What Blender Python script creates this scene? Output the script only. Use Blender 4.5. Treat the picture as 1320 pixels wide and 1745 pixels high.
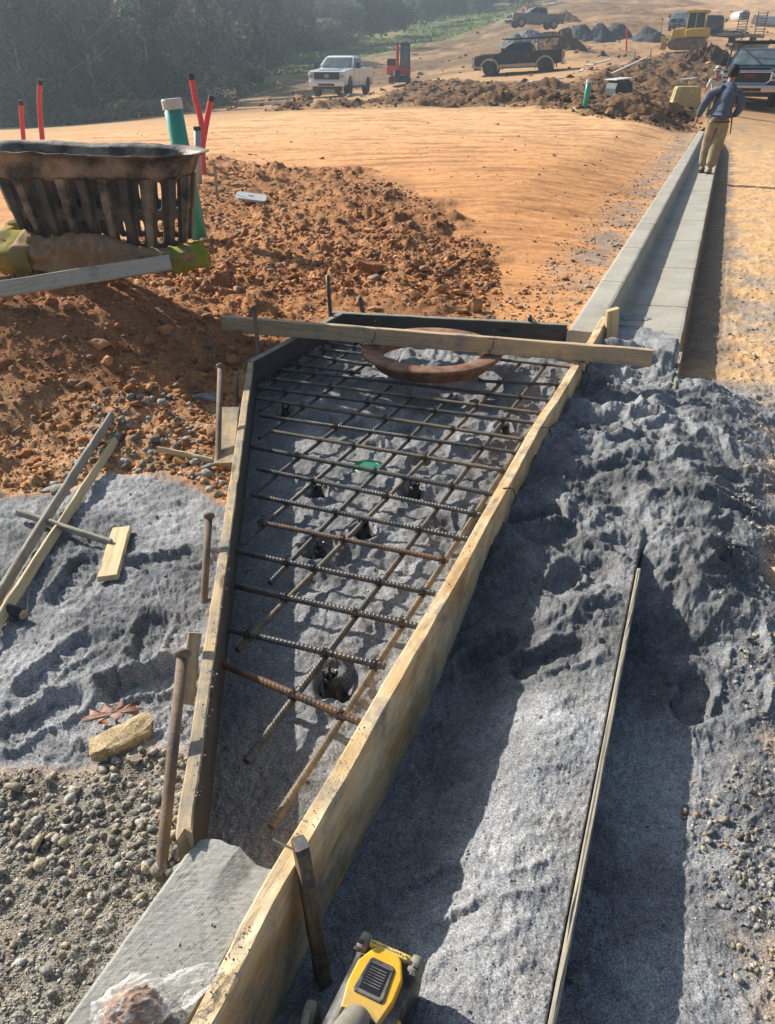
import bpy, bmesh, math, random
import numpy as np
from mathutils import Vector, Matrix, Euler
R = math.radians
for o in list(bpy.data.objects): bpy.data.objects.remove(o)
S = bpy.context.scene
# ------------------------------------------------------------------ camera
PIT = R(30.2); CH = 1.65; FPX = 1318.0
cd = bpy.data.cameras.new('camera'); cam = bpy.data.objects.new('camera', cd); S.collection.objects.link(cam)
cam.location = (0, 0, CH); cam.rotation_euler = (R(90) - PIT, 0, 0)
cd.sensor_fit = 'VERTICAL'; cd.sensor_height = 24; cd.lens = 24 * FPX / 1745.0
cd.clip_start = 0.02; cd.clip_end = 3000
S.camera = cam
# ------------------------------------------------------------------ light
SUN_EL, SUN_AZ = 33.0, -52.0            # azimuth from +Y, clockwise (negative: to the left)
w = bpy.data.worlds.new("World"); S.world = w; w.use_nodes = True
nt = w.node_tree; nt.nodes.clear()
sky = nt.nodes.new('ShaderNodeTexSky'); sky.sky_type = 'NISHITA'; sky.sun_disc = False
sky.sun_elevation = R(SUN_EL); sky.sun_rotation = R(SUN_AZ); sky.dust_density = 1.5
bg = nt.nodes.new('ShaderNodeBackground'); bg.inputs[1].default_value = 0.055
wo = nt.nodes.new('ShaderNodeOutputWorld')
nt.links.new(sky.outputs[0], bg.inputs[0]); nt.links.new(bg.outputs[0], wo.inputs[0])
ld = bpy.data.lights.new('sun', 'SUN'); ld.energy = 5.0; ld.angle = R(0.5); ld.color = (1, .94, .84)
sun = bpy.data.objects.new('sun', ld); S.collection.objects.link(sun)
sdir = Vector((math.sin(R(SUN_AZ)) * math.cos(R(SUN_EL)), math.cos(R(SUN_AZ)) * math.cos(R(SUN_EL)), math.sin(R(SUN_EL))))
sun.rotation_euler = sdir.to_track_quat('Z', 'Y').to_euler(); sun.location = sdir * 50
S.view_settings.view_transform = 'Standard'; S.view_settings.look = 'None'
S.view_settings.exposure = 0.92; S.view_settings.gamma = 1.0
S.render.engine = 'CYCLES'
S.cycles.max_bounces = 6; S.cycles.diffuse_bounces = 3; S.cycles.transparent_max_bounces = 12; S.cycles.volume_bounces = 0
S.cycles.use_denoising = True
# ------------------------------------------------------------------ survey helpers (photo pixel -> world point)
cP, sP = math.cos(PIT), math.sin(PIT)
def ray(u, v):
    a = (u - 660) / FPX; b = (872.5 - v) / FPX
    return Vector((a, cP + b * sP, -sP + b * cP))
def at(u, v, z=0.0):
    r = ray(u, v); t = (z - CH) / r.z
    return Vector((r.x * t, r.y * t, z))
def atY(u, v, y):
    r = ray(u, v); t = y / r.y
    return Vector((r.x * t, y, CH + r.z * t))
# ------------------------------------------------------------------ object helpers
C = S.collection
def tag(o, label=None, cat=None, group=None, kind=None):
    if label: o['label'] = label
    if cat: o['category'] = cat
    if group: o['group'] = group
    if kind: o['kind'] = kind
    return o
def empty(name, loc=(0, 0, 0), rz=0.0, label=None, cat=None, group=None, M=None):
    o = bpy.data.objects.new(name, None); C.objects.link(o); o.empty_display_size = .1
    if M is not None: o.matrix_world = M
    else: o.location = loc; o.rotation_euler = (0, 0, rz)
    return tag(o, label, cat, group)
def children(o): return list(o.children)
def copy_tree(o, parent=None):
    c = o.copy(); C.objects.link(c); c.parent = parent
    for ch in children(o): copy_tree(ch, c)
    return c
def mesh_obj(name, V, Fc, mat, parent=None, smooth=False, M=None):
    me = bpy.data.meshes.new(name); me.from_pydata([tuple(v) for v in V], [], Fc); me.update()
    if smooth: me.polygons.foreach_set('use_smooth', [True] * len(me.polygons))
    o = bpy.data.objects.new(name, me); C.objects.link(o)
    if mat: me.materials.append(mat)
    if parent: o.parent = parent
    if M is not None: o.matrix_world = M
    return o
class MB:
    def __init__(s): s.V = []; s.F = []
    def add(s, V, F, M=None):
        n = len(s.V)
        s.V += [tuple((M @ Vector(v)) if M is not None else v) for v in V]
        s.F += [tuple(i + n for i in f) for f in F]; return s
    def box(s, c, d, M=None, bev=0.0, tx=1.0, ty=1.0):
        x, y, z = d[0] / 2, d[1] / 2, d[2] / 2; b = min(bev, .45 * min(d))
        if b <= 0:
            V = [(c[0] + i * x * (tx if k > 0 else 1), c[1] + j * y * (ty if k > 0 else 1), c[2] + k * z) for k in (-1, 1) for j in (-1, 1) for i in (-1, 1)]
            return s.add(V, [(0, 2, 3, 1), (4, 5, 7, 6), (0, 1, 5, 4), (2, 6, 7, 3), (0, 4, 6, 2), (1, 3, 7, 5)], M)
        bm = bmesh.new(); bmesh.ops.create_cube(bm, size=1)
        for v in bm.verts:
            k = v.co.z > 0
            v.co = Vector((c[0] + v.co.x * d[0] * (tx if k else 1), c[1] + v.co.y * d[1] * (ty if k else 1), c[2] + v.co.z * d[2]))
        bmesh.ops.bevel(bm, geom=bm.edges[:] + bm.verts[:], offset=b, segments=2, affect='EDGES', profile=.6)
        bm.verts.index_update()
        s.add([v.co.copy() for v in bm.verts], [tuple(v.index for v in f.verts) for f in bm.faces], M); bm.free(); return s
    def tube(s, pts, r, n=10, cap=True, M=None):
        pts = [Vector(p) for p in pts]; rr = r if isinstance(r, (list, tuple)) else [r] * len(pts)
        V = []; F = []; up = None
        for i, p in enumerate(pts):
            a = pts[max(0, i - 1)]; b = pts[min(len(pts) - 1, i + 1)]; t = (b - a).normalized()
            if up is None: up = Vector((0, 0, 1)) if abs(t.z) < .9 else Vector((1, 0, 0))
            x = t.cross(up).normalized(); y = x.cross(t).normalized(); up = y
            for k in range(n):
                an = 2 * math.pi * k / n; V.append(p + x * math.cos(an) * rr[i] + y * math.sin(an) * rr[i])
        for i in range(len(pts) - 1):
            for k in range(n):
                F.append((i * n + k, i * n + (k + 1) % n, (i + 1) * n + (k + 1) % n, (i + 1) * n + k))
        if cap:
            F.append(tuple(range(n - 1, -1, -1))); F.append(tuple((len(pts) - 1) * n + k for k in range(n)))
        return s.add(V, F, M)
    def lathe(s, prof, n=32, M=None):
        V = []; F = []
        for (r, z) in prof:
            for k in range(n):
                a = 2 * math.pi * k / n; V.append((r * math.cos(a), r * math.sin(a), z))
        for i in range(len(prof) - 1):
            for k in range(n): F.append((i * n + k, i * n + (k + 1) % n, (i + 1) * n + (k + 1) % n, (i + 1) * n + k))
        return s.add(V, F, M)
    def prism(s, poly, y0, y1, inset=0.0, M=None, axis='y'):
        """polygon in (x,z), extruded along y; inset: chamfer of the two ends"""
        n = len(poly); cx = sum(p[0] for p in poly) / n; cz = sum(p[1] for p in poly) / n
        rings = [(y0, inset), (y0 + inset, 0), (y1 - inset, 0), (y1, inset)] if inset else [(y0, 0), (y1, 0)]
        V = []; F = []
        for (y, ins) in rings:
            for i, p in enumerate(poly):
                if ins:
                    a = poly[i - 1]; b = poly[(i + 1) % n]
                    e1 = Vector((p[0] - a[0], p[1] - a[1])).normalized(); e2 = Vector((b[0] - p[0], b[1] - p[1])).normalized()
                    nn = Vector((-(e1.y + e2.y), e1.x + e2.x))
                    nn = nn.normalized() if nn.length > 1e-6 else Vector((0, 0))
                    q = (p[0] + nn.x * ins, p[1] + nn.y * ins)
                else: q = p
                V.append((q[0], y, q[1]))
        m = len(rings)
        for i in range(m - 1):
            for k in range(n): F.append((i * n + k, (i + 1) * n + k, (i + 1) * n + (k + 1) % n, i * n + (k + 1) % n))
        F.append(tuple(range(n))); F.append(tuple((m - 1) * n + k for k in range(n - 1, -1, -1)))
        return s.add(V, F, M)
    def build(s, name, mat, parent=None, smooth=False, M=None):
        return mesh_obj(name, s.V, s.F, mat, parent, smooth, M)
# ------------------------------------------------------------------ numpy noise
_rs = np.random.RandomState(7)
_PERM = _rs.permutation(4096).astype(np.int64); _PERM = np.concatenate([_PERM, _PERM])
_GR = _rs.rand(4096) * 2 * np.pi; _GX, _GY = np.cos(_GR), np.sin(_GR); _RV = _rs.rand(4096)
def pnoise(x, y):
    xi = np.floor(x).astype(np.int64); yi = np.floor(y).astype(np.int64); fx = x - xi; fy = y - yi
    u = fx * fx * fx * (fx * (fx * 6 - 15) + 10); v = fy * fy * fy * (fy * (fy * 6 - 15) + 10)
    def g(ix, iy, dx, dy):
        h = _PERM[_PERM[ix & 4095] + (iy & 4095)] & 4095
        return _GX[h] * dx + _GY[h] * dy
    a = g(xi, yi, fx, fy); b = g(xi + 1, yi, fx - 1, fy); c = g(xi, yi + 1, fx, fy - 1); d = g(xi + 1, yi + 1, fx - 1, fy - 1)
    return (a + u * (b - a) + v * ((c + u * (d - c)) - (a + u * (b - a)))) * 1.5
def fbm(x, y, sc, octv=4, gain=.5, off=0.0):
    r = 0; a = 1; t = 0
    for i in range(octv):
        ca, sa = math.cos(.65 * i + .3), math.sin(.65 * i + .3)
        r = r + a * pnoise((x * ca - y * sa) * sc + off + 17.3 * i, (x * sa + y * ca) * sc - off + 9.1 * i); t += a; a *= gain; sc *= 2.03
    return r / t
def worley(x, y, sc, off=0.0):
    """cellular noise: distance to nearest feature and cell random value"""
    X = x * sc + off; Y = y * sc - off; xi = np.floor(X).astype(np.int64); yi = np.floor(Y).astype(np.int64)
    best = np.full(X.shape, 9.0); val = np.zeros(X.shape)
    for dx in (-1, 0, 1):
        for dy in (-1, 0, 1):
            cx = xi + dx; cy = yi + dy
            h = _PERM[_PERM[cx & 4095] + (cy & 4095)] & 4095
            px = cx + _RV[h]; py = cy + _RV[(h * 7 + 13) & 4095]
            d = np.hypot(px - X, py - Y); m = d < best
            best = np.where(m, d, best); val = np.where(m, _RV[(h * 3 + 101) & 4095], val)
    return best, val
def sst(a, b, x):
    t = np.clip((x - a) / (b - a), 0, 1); return t * t * (3 - 2 * t)
def sdpoly(x, y, P):
    """signed distance to a polygon, negative inside"""
    d = np.full(x.shape, 1e9); s = np.ones(x.shape); n = len(P)
    for i in range(n):
        ax, ay = P[i]; bx, by = P[i - 1]
        ex, ey = bx - ax, by - ay; wx, wy = x - ax, y - ay
        t = np.clip((wx * ex + wy * ey) / (ex * ex + ey * ey), 0, 1)
        d = np.minimum(d, (wx - ex * t) ** 2 + (wy - ey * t) ** 2)
        c1 = y >= ay; c2 = y < by; c3 = ex * wy > ey * wx
        fl = (c1 & c2 & c3) | (~c1 & ~c2 & ~c3); s = np.where(fl, -s, s)
    return s * np.sqrt(d)
def sdseg(x, y, ax, ay, bx, by):
    ex, ey = bx - ax, by - ay; t = np.clip(((x - ax) * ex + (y - ay) * ey) / (ex * ex + ey * ey), 0, 1)
    return np.hypot(x - ax - ex * t, y - ay - ey * t), t
# ------------------------------------------------------------------ materials
def new_mat(name):
    m = bpy.data.materials.new(name); m.use_nodes = True; nt = m.node_tree
    return m, nt, nt.nodes['Principled BSDF']
def N(nt, t, **k):
    n = nt.nodes.new(t)
    for a, b in k.items():
        if a in n.inputs: n.inputs[a].default_value = b
        else: setattr(n, a, b)
    return n
def ramp(nt, fac, stops):
    r = nt.nodes.new('ShaderNodeValToRGB'); e = r.color_ramp.elements
    while len(e) < len(stops): e.new(.5)
    for i, (p, c) in enumerate(stops): e[i].position = p; e[i].color = (*c, 1) if len(c) == 3 else c
    nt.links.new(fac, r.inputs[0]); return r.outputs[0]
def mixc(nt, fac, a, b, mode='MIX'):
    m = nt.nodes.new('ShaderNodeMix'); m.data_type = 'RGBA'; m.blend_type = mode
    for i, v in ((0, fac), (6, a), (7, b)):
        if isinstance(v, (int, float)): m.inputs[i].default_value = v
        elif isinstance(v, tuple): m.inputs[i].default_value = (*v, 1)
        else: nt.links.new(v, m.inputs[i])
    return m.outputs[2]
def coords(nt, scale=(1, 1, 1), src='Object'):
    tc = nt.nodes.new('ShaderNodeTexCoord'); mp = nt.nodes.new('ShaderNodeMapping'); mp.inputs['Scale'].default_value = scale
    nt.links.new(tc.outputs[src], mp.inputs[0]); return mp.outputs[0]
def noise(nt, vec, sc, det=4, rough=.55):
    n = N(nt, 'ShaderNodeTexNoise', Scale=sc, Detail=det, Roughness=rough); nt.links.new(vec, n.inputs['Vector']); return n.outputs[0]
def bump(nt, bs, h, strength=.5, dist=.01):
    b = N(nt, 'ShaderNodeBump', Strength=strength, Distance=dist); nt.links.new(h, b.inputs['Height']); nt.links.new(b.outputs[0], bs.inputs['Normal']); return b
_MC = {}
def plain(name, col, rough=.6, metal=0.0, var=.12, sc=8.0, dirt=None, dirt_amt=.0, bmp=.15, bd=.003, spec=None):
    """generic worn surface: base colour with mottling, optional dust/dirt patches, light bump"""
    if name in _MC: return _MC[name]
    m, nt, bs = new_mat(name); v = coords(nt)
    n1 = noise(nt, v, sc, 5, .6)
    lo = tuple(max(0, c * (1 - var)) for c in col); hi = tuple(min(1, c * (1 + var)) for c in col)
    c = ramp(nt, n1, [(.3, lo), (.7, hi)])
    if dirt:
        n2 = noise(nt, v, sc * .45 + 1.3, 6, .65)
        f = ramp(nt, n2, [(max(0, .62 - dirt_amt * .5), (0, 0, 0)), (min(1, .78 - dirt_amt * .3), (1, 1, 1))])
        c = mixc(nt, f, c, dirt)
    nt.links.new(c, bs.inputs['Base Color']); bs.inputs['Roughness'].default_value = rough; bs.inputs['Metallic'].default_value = metal
    if spec is not None: bs.inputs['Specular IOR Level'].default_value = spec
    if bmp: bump(nt, bs, noise(nt, v, sc * 6, 4, .6), bmp, bd)
    _MC[name] = m; return m
def wood(name, base, dark, dirt=(.33, .31, .28), dirt_amt=.35, stain=(.42, .2, .05), stain_amt=0.0, gs=1.0):
    """planed or weathered timber; grain runs along local X"""
    if name in _MC: return _MC[name]
    m, nt, bs = new_mat(name)
    v = coords(nt, (1.2 * gs, 30 * gs, 22 * gs)); v2 = coords(nt, (1, 1, 1)); v3 = coords(nt, (4, 9, 9))
    g = noise(nt, v, 3.0, 6, .65); g2 = noise(nt, v, 12.0, 3, .6)
    c = ramp(nt, g, [(.28, dark), (.5, base), (.72, tuple(min(1, b * 1.12) for b in base))])
    if stain_amt:
        f = ramp(nt, noise(nt, v3, 1.1, 5, .6), [(.62 - stain_amt * .4, (0, 0, 0)), (.75 - stain_amt * .2, (1, 1, 1))])
        c = mixc(nt, f, c, stain)
    f2 = ramp(nt, noise(nt, v2, 7.0, 8, .75), [(.66 - dirt_amt * .45, (0, 0, 0)), (.80 - dirt_amt * .3, (1, 1, 1))])
    c = mixc(nt, f2, c, dirt)
    # knots
    vo = N(nt, 'ShaderNodeTexVoronoi', Scale=1.0); vk = coords(nt, (2.6, 9, 9)); nt.links.new(vk, vo.inputs['Vector'])
    k = ramp(nt, vo.outputs['Distance'], [(.07, (1, 1, 1)), (.14, (0, 0, 0))])
    c = mixc(nt, k, c, tuple(d * .55 for d in dark))
    nt.links.new(c, bs.inputs['Base Color']); bs.inputs['Roughness'].default_value = .85; bs.inputs['Specular IOR Level'].default_value = .2
    ad = N(nt, 'ShaderNodeMath', operation='ADD'); nt.links.new(g2, ad.inputs[0]); nt.links.new(noise(nt, v2, 60, 4, .7), ad.inputs[1])
    bump(nt, bs, ad.outputs[0], .45, .003)
    _MC[name] = m; return m
def glassm(name='dark_glass', col=(.02, .025, .03), rough=.08):
    if name in _MC: return _MC[name]
    m, nt, bs = new_mat(name); v = coords(nt)
    c = ramp(nt, noise(nt, v, 2.0, 3), [(.3, tuple(x * .7 for x in col)), (.7, tuple(x * 1.6 for x in col))])
    nt.links.new(c, bs.inputs['Base Color']); bs.inputs['Roughness'].default_value = rough; bs.inputs['IOR'].default_value = 1.5
    _MC[name] = m; return m
# ================================================================== GROUND
# kerb frame: u = distance to the right of the gutter edge, s = distance along the kerb
KD = Vector((.3633, .9317)); KN = Vector((.9317, -.3633)); GRADE = .014
def kz(s): return -GRADE * np.maximum(0, s - 5.0)
def kp(u, s, z=0.0): return Vector((KN.x * u + KD.x * s, KN.y * u + KD.y * s, z))
def us(x, y): return KN.x * x + KN.y * y, KD.x * x + KD.y * y
# thin-plate base surface through surveyed spots
_cp = []
def cpz(px, py, z): p = at(px, py, z); _cp.append((p.x, p.y, z))
def cpY(px, py, Y): p = atY(px, py, Y); _cp.append((p.x, p.y, p.z))
def cpw(x, y, z): _cp.append((x, y, z))
for a in [(0, 1745, -.03), (300, 1700, -.02), (0, 1500, -.03), (200, 1300, 0), (0, 1100, 0), (250, 900, .02), (0, 900, .02), (330, 830, .02), (150, 800, .02),
          (600, 520, .12), (800, 530, .13), (450, 540, .06), (400, 560, .05), (380, 640, .03), (930, 500, .14), (700, 430, .12), (500, 400, .1), (450, 340, .08), (350, 480, .12),
          (0, 330, .05), (0, 262, .02), (200, 240, .05), (250, 228, .06), (500, 187, .15), (700, 183, .2), (850, 182, .22), (1000, 195, .2), (1170, 214, .12),
          (600, 250, .18), (400, 230, .12), (800, 300, .22), (1000, 300, .2), (1000, 400, .16), (900, 440, .14), (1100, 300, .15), (400, 290, .1),
          (1300, 700, -.2), (1300, 500, -.2), (1320, 350, -.26), (1320, 250, -.3), (1250, 1100, -.18), (1300, 1500, -.18), (1150, 1700, -.17), (1100, 1500, -.18)]: cpz(*a)
for a in [(575, 163, 56), (640, 158, 60), (330, 190, 48), (0, 222, 36), (150, 212, 42), (0, 212, 60), (250, 190, 66), (430, 140, 80), (480, 105, 112), (560, 85, 125), (640, 60, 145),
          (740, 40, 165), (880, 12, 200), (600, 130, 78), (700, 112, 82), (700, 140, 64), (760, 90, 98), (820, 70, 112), (905, 52, 100), (1000, 74, 92), (1110, 76, 88), (1170, 86, 78), (1050, 108, 62),
          (885, 131, 58), (770, 145, 56), (1000, 122, 56), (1270, 187, 34), (1165, 181, 32.5), (1052, 167, 35), (997, 182, 29), (1100, 150, 42), (1240, 110, 62), (1300, 62, 95), (1300, 25, 140), (1100, 20, 140),
          (950, 8, 165), (1320, -5, 190), (1100, -5, 190), (600, 10, 200), (700, -20, 260), (1000, -60, 320), (1320, -70, 320), (300, 20, 220), (100, 0, 220), (-200, 0, 220), (300, -90, 330), (-200, -90, 330),
          (0, 160, 110), (250, 130, 130), (-300, 215, 50), (-300, 160, 110), (1600, 200, 34), (1700, 90, 80), (1700, 0, 180), (680, 158, 47), (850, 160, 44), (550, 175, 46)]: cpY(*a)
for a in [(0, .2, -.05), (-2, .5, -.03), (2, .5, -.18), (-3, 2, .02), (3, 2, -.2), (0, -4, -.1), (-8, -3, 0), (8, -3, -.2), (-14, 8, .2), (12, 8, -.25), (16, 20, -.3), (-2.5, 3.3, .03), (0, 1.5, -.02), (.5, 3, 0)]: cpw(*a)
_cp = np.array(_cp)
def _pt(x, y):
    yy = np.maximum(y, -6) + 9.0
    return 4.0 * x / yy, 2.2 * np.log(yy)
def _phi(r2): return np.where(r2 > 1e-12, r2 * np.log(np.maximum(r2, 1e-12)), 0)
_cu, _cv = _pt(_cp[:, 0], _cp[:, 1]); _n = len(_cp)
_K = _phi((_cu[:, None] - _cu) ** 2 + (_cv[:, None] - _cv) ** 2) + np.eye(_n) * .002
_A = np.zeros((_n + 3, _n + 3)); _A[:_n, :_n] = _K; _A[:_n, _n] = 1; _A[:_n, _n + 1] = _cu; _A[:_n, _n + 2] = _cv; _A[_n:, :_n] = _A[:_n, _n:].T
_W = np.linalg.solve(_A, np.concatenate([_cp[:, 2] / (1 + .02 * np.maximum(0, _cp[:, 1])), np.zeros(3)]))
def base(x, y):
    sh = x.shape; x = x.ravel(); y = y.ravel(); out = np.empty(x.shape)
    for i in range(0, len(x), 60000):
        a, b = _pt(x[i:i + 60000], y[i:i + 60000])
        K = _phi((a[:, None] - _cu) ** 2 + (b[:, None] - _cv) ** 2)
        out[i:i + 60000] = K @ _W[:_n] + _W[_n] + a * _W[_n + 1] + b * _W[_n + 2]
    return (out * (1 + .02 * np.maximum(0, y))).reshape(sh)
def gpt(px, py, n=8):
    """photo pixel -> point on the base ground"""
    z = 0.0; p = None
    r = ray(px, py)
    lo, hi = .3, 400.0; t = np.geomspace(.5, 420, 600)
    X = r.x * t; Yv = r.y * t; Zv = CH + r.z * t
    d = Zv - base(X, Yv); i = np.argmax(d < 0) if (d < 0).any() else len(t) - 1
    i = max(1, i); f = d[i - 1] / (d[i - 1] - d[i] + 1e-9)
    tt = t[i - 1] + f * (t[i] - t[i - 1]); return (r.x * tt, r.y * tt)
def gpoly(pts): return [gpt(*p) for p in pts]
# ---- form outline
PIT_P = [(-.43, 1.13), (-.765, 4.3), (-.285, 5.30), (1.19, 5.02), (1.36, 4.87), (1.068, 4.25), (.631, 3.272), (.159, 2.046), (-.075, 1.474), (-.256, 1.033)]
RB = [(-.50, .42), (-.361, .741), (-.256, 1.033), (-.075, 1.474), (.159, 2.046), (.390, 2.63), (.640, 3.272), (.865, 3.80), (1.055, 4.25), (1.30, 4.83), (1.47, 5.25)]
SAND_L = gpoly([(-200, 870), (0, 850), (100, 838), (190, 800), (250, 812), (330, 850), (400, 862), (360, 1290), (250, 1240), (170, 1300), (0, 1330), (-300, 1320)])
CLOD = gpoly([(-150, 760), (-150, 480), (200, 430), (330, 330), (350, 270), (480, 282), (640, 305), (720, 340), (760, 400), (830, 420), (830, 545), (600, 600), (420, 640), (400, 850), (250, 800), (120, 830), (-100, 850)])
PAD = gpoly([(-400, 330), (0, 243), (250, 226), (500, 192), (700, 186), (860, 186), (1000, 198), (1180, 218), (1190, 235), (1140, 300), (1060, 420), (970, 548), (850, 540), (760, 400), (680, 318), (500, 285), (350, 265), (-400, 500)])
BERM = gpoly([(470, 189), (500, 181), (600, 175), (660, 166), (690, 150), (715, 138), (800, 138), (960, 150), (1010, 128), (1100, 105), (1180, 88), (1240, 105), (1215, 150), (1150, 150), (1190, 205), (1100, 205), (980, 188), (850, 180), (700, 183)])
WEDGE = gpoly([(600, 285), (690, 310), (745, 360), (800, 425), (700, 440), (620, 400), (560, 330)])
HILLBR = gpoly([(380, 175), (470, 128), (600, 88), (760, 48), (900, 15), (985, 30), (1000, 52), (930, 62), (860, 70), (800, 95), (800, 130), (640, 142), (500, 160)])
HILLR = gpoly([(940, 48), (1000, 10), (1130, -20), (1200, 20), (1130, 45), (1040, 60)])
TRACKB = gpoly([(470, 172), (600, 150), (760, 126), (830, 118), (1000, 108), (1010, 122), (960, 136), (700, 142), (560, 170)])
GRASS = gpoly([(380, 128), (480, 60), (700, 5), (900, -20), (930, 18), (790, 58), (675, 92), (590, 112), (505, 140), (410, 165), (300, 170)])
WOODF = gpoly([(-500, 225), (0, 214), (200, 204), (340, 186), (430, 145), (480, 100), (520, 60), (640, 15), (620, -60), (-500, -60)])
FEET = [  # footprints: pixel, heading deg, length, width, depth, tread
    (128, 985, 80, .30, .12, .035, 1), (100, 1130, 60, .29, .11, .03, 1), (245, 1165, 20, .24, .14, .055, 0), (285, 960, 10, .28, .12, .03, 0), (70, 1215, 40, .25, .13, .04, 0), (255, 1090, 95, .26, .12, .03, 0),
    (940, 1110, 15, .28, .12, .05, 0), (900, 880, 10, .30, .13, .07, 0), (820, 880, 70, .25, .12, .05, 0), (800, 1560, 15, .22, .10, .016, 0), (735, 1475, 5, .20, .08, .018, 0), (860, 750, 0, .3, .12, .06, 0), (1010, 740, 0, .34, .12, .06, 0),
    (900, 690, 10, .24, .12, .05, 0), (1240, 910, -10, .3, .13, .04, 1), (1270, 1000, -15, .3, .13, .05, 1), (1100, 715, 0, .16, .08, .05, 0), (1060, 700, 0, .16, .09, .05, 0), (1180, 1190, 60, .28, .12, .045, 0), (900, 620, 5, .3, .12, .05, 0), (1080, 600, 0, .3, .11, .04, 0),
    (1220, 850, 10, .28, .12, .03, 0), (960, 980, 60, .2, .12, .05, 0), (830, 1080, 20, .2, .12, .04, 0), (1000, 660, 5, .3, .11, .05, 0), (1210, 730, 0, .26, .12, .03, 0)]
PITS = [(575, 1170, .07, .05), (620, 915, .05, .045), (545, 940, .07, .055), (540, 845, .05, .04), (700, 845, .05, .04), (705, 830, .05, .04), (860, 735, .05, .05), (490, 700, .04, .03), (640, 765, .05, .02), (780, 690, .06, .03), (720, 790, .05, .03), (660, 960, .05, .02), (800, 775, .07, .04), (760, 905, .08, .03), (700, 740, .06, .03), (560, 720, .06, .025)]
def ground(x, y, detail=True):
    u, s = us(x, y); z = base(x, y); zk = kz(s)
    uw = u + (fbm(x, y, 1.5, 4) * .30 + .03) * sst(2.7, 3.3, s) * (1 - sst(4.3, 4.75, s))
    # pad behind the kerb eases down to the kerb top; road lies 0.19 below the gutter edge
    back = sst(-2.6, -.8, u) * sst(4.6, 5.2, s) * (1 - sst(0, .01, u)) * (1 - sst(30, 36, s))
    z = z * (1 - back) + (.11 + zk) * back
    inner = (u > -.72) & (u < 0)
    wdt = .005 + .10 * sst(2.75, 3.2, s) * (1 - sst(4.3, 4.75, s))
    road = sst(-wdt, wdt, uw - .006) * (1 - sst(24, 31, s)) * (1 - sst(5, 9, u))
    zr = -.19 + zk + .012 * u
    z = z * (1 - road) + zr * road
    # mound of spoil carrying the basin
    m1 = np.exp(-(((x + 2.2) / .95) ** 2 + ((y - 4.80) / .95) ** 2) ** 1.3) * .46
    m2 = np.exp(-(((x + 3.6) / 1.2) ** 2 + ((y - 4.7) / 1.0) ** 2) ** 1.2) * .42
    m3 = 0
    z = z + np.maximum(m1, m2) + m3
    sandL = 1 - sst(-.06, .10, sdpoly(x, y, SAND_L) + fbm(x, y, 2.5, 3) * .12)
    clod = 1 - sst(-.2, .3, sdpoly(x, y, CLOD) + fbm(x, y, .7, 5, .6) * .1 * np.maximum(y, 3))
    # trench inside the forms and the gutter bed
    pit = sdpoly(x, y, PIT_P)
    inpit = 1 - sst(.012, .026, pit)
    lump = .5 * fbm(x, y, 5.0, 4) * .05 + np.abs(fbm(x, y, 9.0, 4, off=3)) * .03
    smoothside = sst(.12, .35, x + .44 + .11 * (y - 1.15)) * sst(1.2, 1.9, y)
    zp = -.065 + lump * (.12 + .88 * smoothside) + .02 * smoothside
    z = z * (1 - inpit) + zp * inpit
    bed = (1 - sst(-wdt, wdt, uw)) * sst(-.60, -.58, u) * (1 - sst(4.95, 5.05, s)) * (1 - inpit)
    near = -.19 * (1 - sst(1.55, 2.75, s)) + .03 * sst(2.7, 3.2, s)
    t = sst(-.56, -.12, uw)
    zb = near * (1 - t) + (-.012 + .007 * sst(2.5, 2.8, s)) * t
    z = z * (1 - bed) + zb * bed
    # sand heaped over the form further on, spilling on to the road side
    spill = sst(2.3, 2.9, s) * (1 - sst(4.7, 5.15, s))
    spl2 = spill * sst(-wdt, wdt, uw - .006) * (1 - sst(.15, .75, u + fbm(x, y, 2.2, 3) * .15))
    z = z + spl2 * (.185 - .0 * u)
    low = sst(-wdt, wdt, uw - .006) * (1 - sst(.25, .7, u)) * (1 - spill) * (1 - sst(4.9, 5.6, s))
    z = z + low * .02
    # sand spread over the first metre of the gutter
    over = sst(-.70, -.66, u) * (1 - sst(-.02, .03, u)) * sst(4.95, 5.05, s) * (1 - sst(27.5, 28.5, s))
    zov = -.10 + zk + over * 0
    ov = (1 - sst(4.95, 6.1, s + fbm(x, y, 3, 3) * .5))
    z = z * (1 - over) + zov * over
    gut = sst(-.505, -.46, u) * (1 - sst(-.03, -.005, u)) * sst(4.9, 5.0, s) * (s < 9)
    z = z + gut * (.08 + .035 * ov + .008 * (ov > .02)) * (ov > .01)
    zring = inpit * (1 - sst(.16, .30, np.hypot(x - .27, y - 4.575))) ; z = z + zring * (.125 + fbm(x, y, 7, 4, .6, 61) * .05)
    sand = np.maximum.reduce([inpit, bed, sandL, np.minimum(1, spl2 * 1.3), sst(2.45, 2.6, s) * (1 - sst(4.9, 5.0, s)) * (u > -.58) * (1 - sst(.25, .45, u)), (1 - sst(.35, .8, u + fbm(x, y, 2, 4) * .45)) * sst(-.01, 0, u) * (1 - sst(4.8, 5.8, s)) , gut * (ov > .004)])
    if detail:
        # dunes and kicked ridges in the sand
        wx = x + fbm(x, y, 3.1, 3) * .12; wy = y + fbm(x, y, 2.7, 3, off=5) * .12
        rid = 1 - np.abs(fbm(wx * .7 + .35 * wy, wy - .35 * wx, 4.0, 3, .5, 2.0)) * 2.4
        loose = sandL * .9 + bed * (sst(1.7, 2.6, s) * .78 + .34) + sst(-wdt, wdt, uw) * (1 - sst(.9, 1.6, u)) * (.3 + .60 * sst(1.6, 2.6, s) * (1 - .35 * sst(.3, .8, u))) * (1 - sst(5, 5.6, s)) + gut * (ov > .01) * .25
        loose = np.minimum(1, loose) * (1 - inpit)
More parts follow.
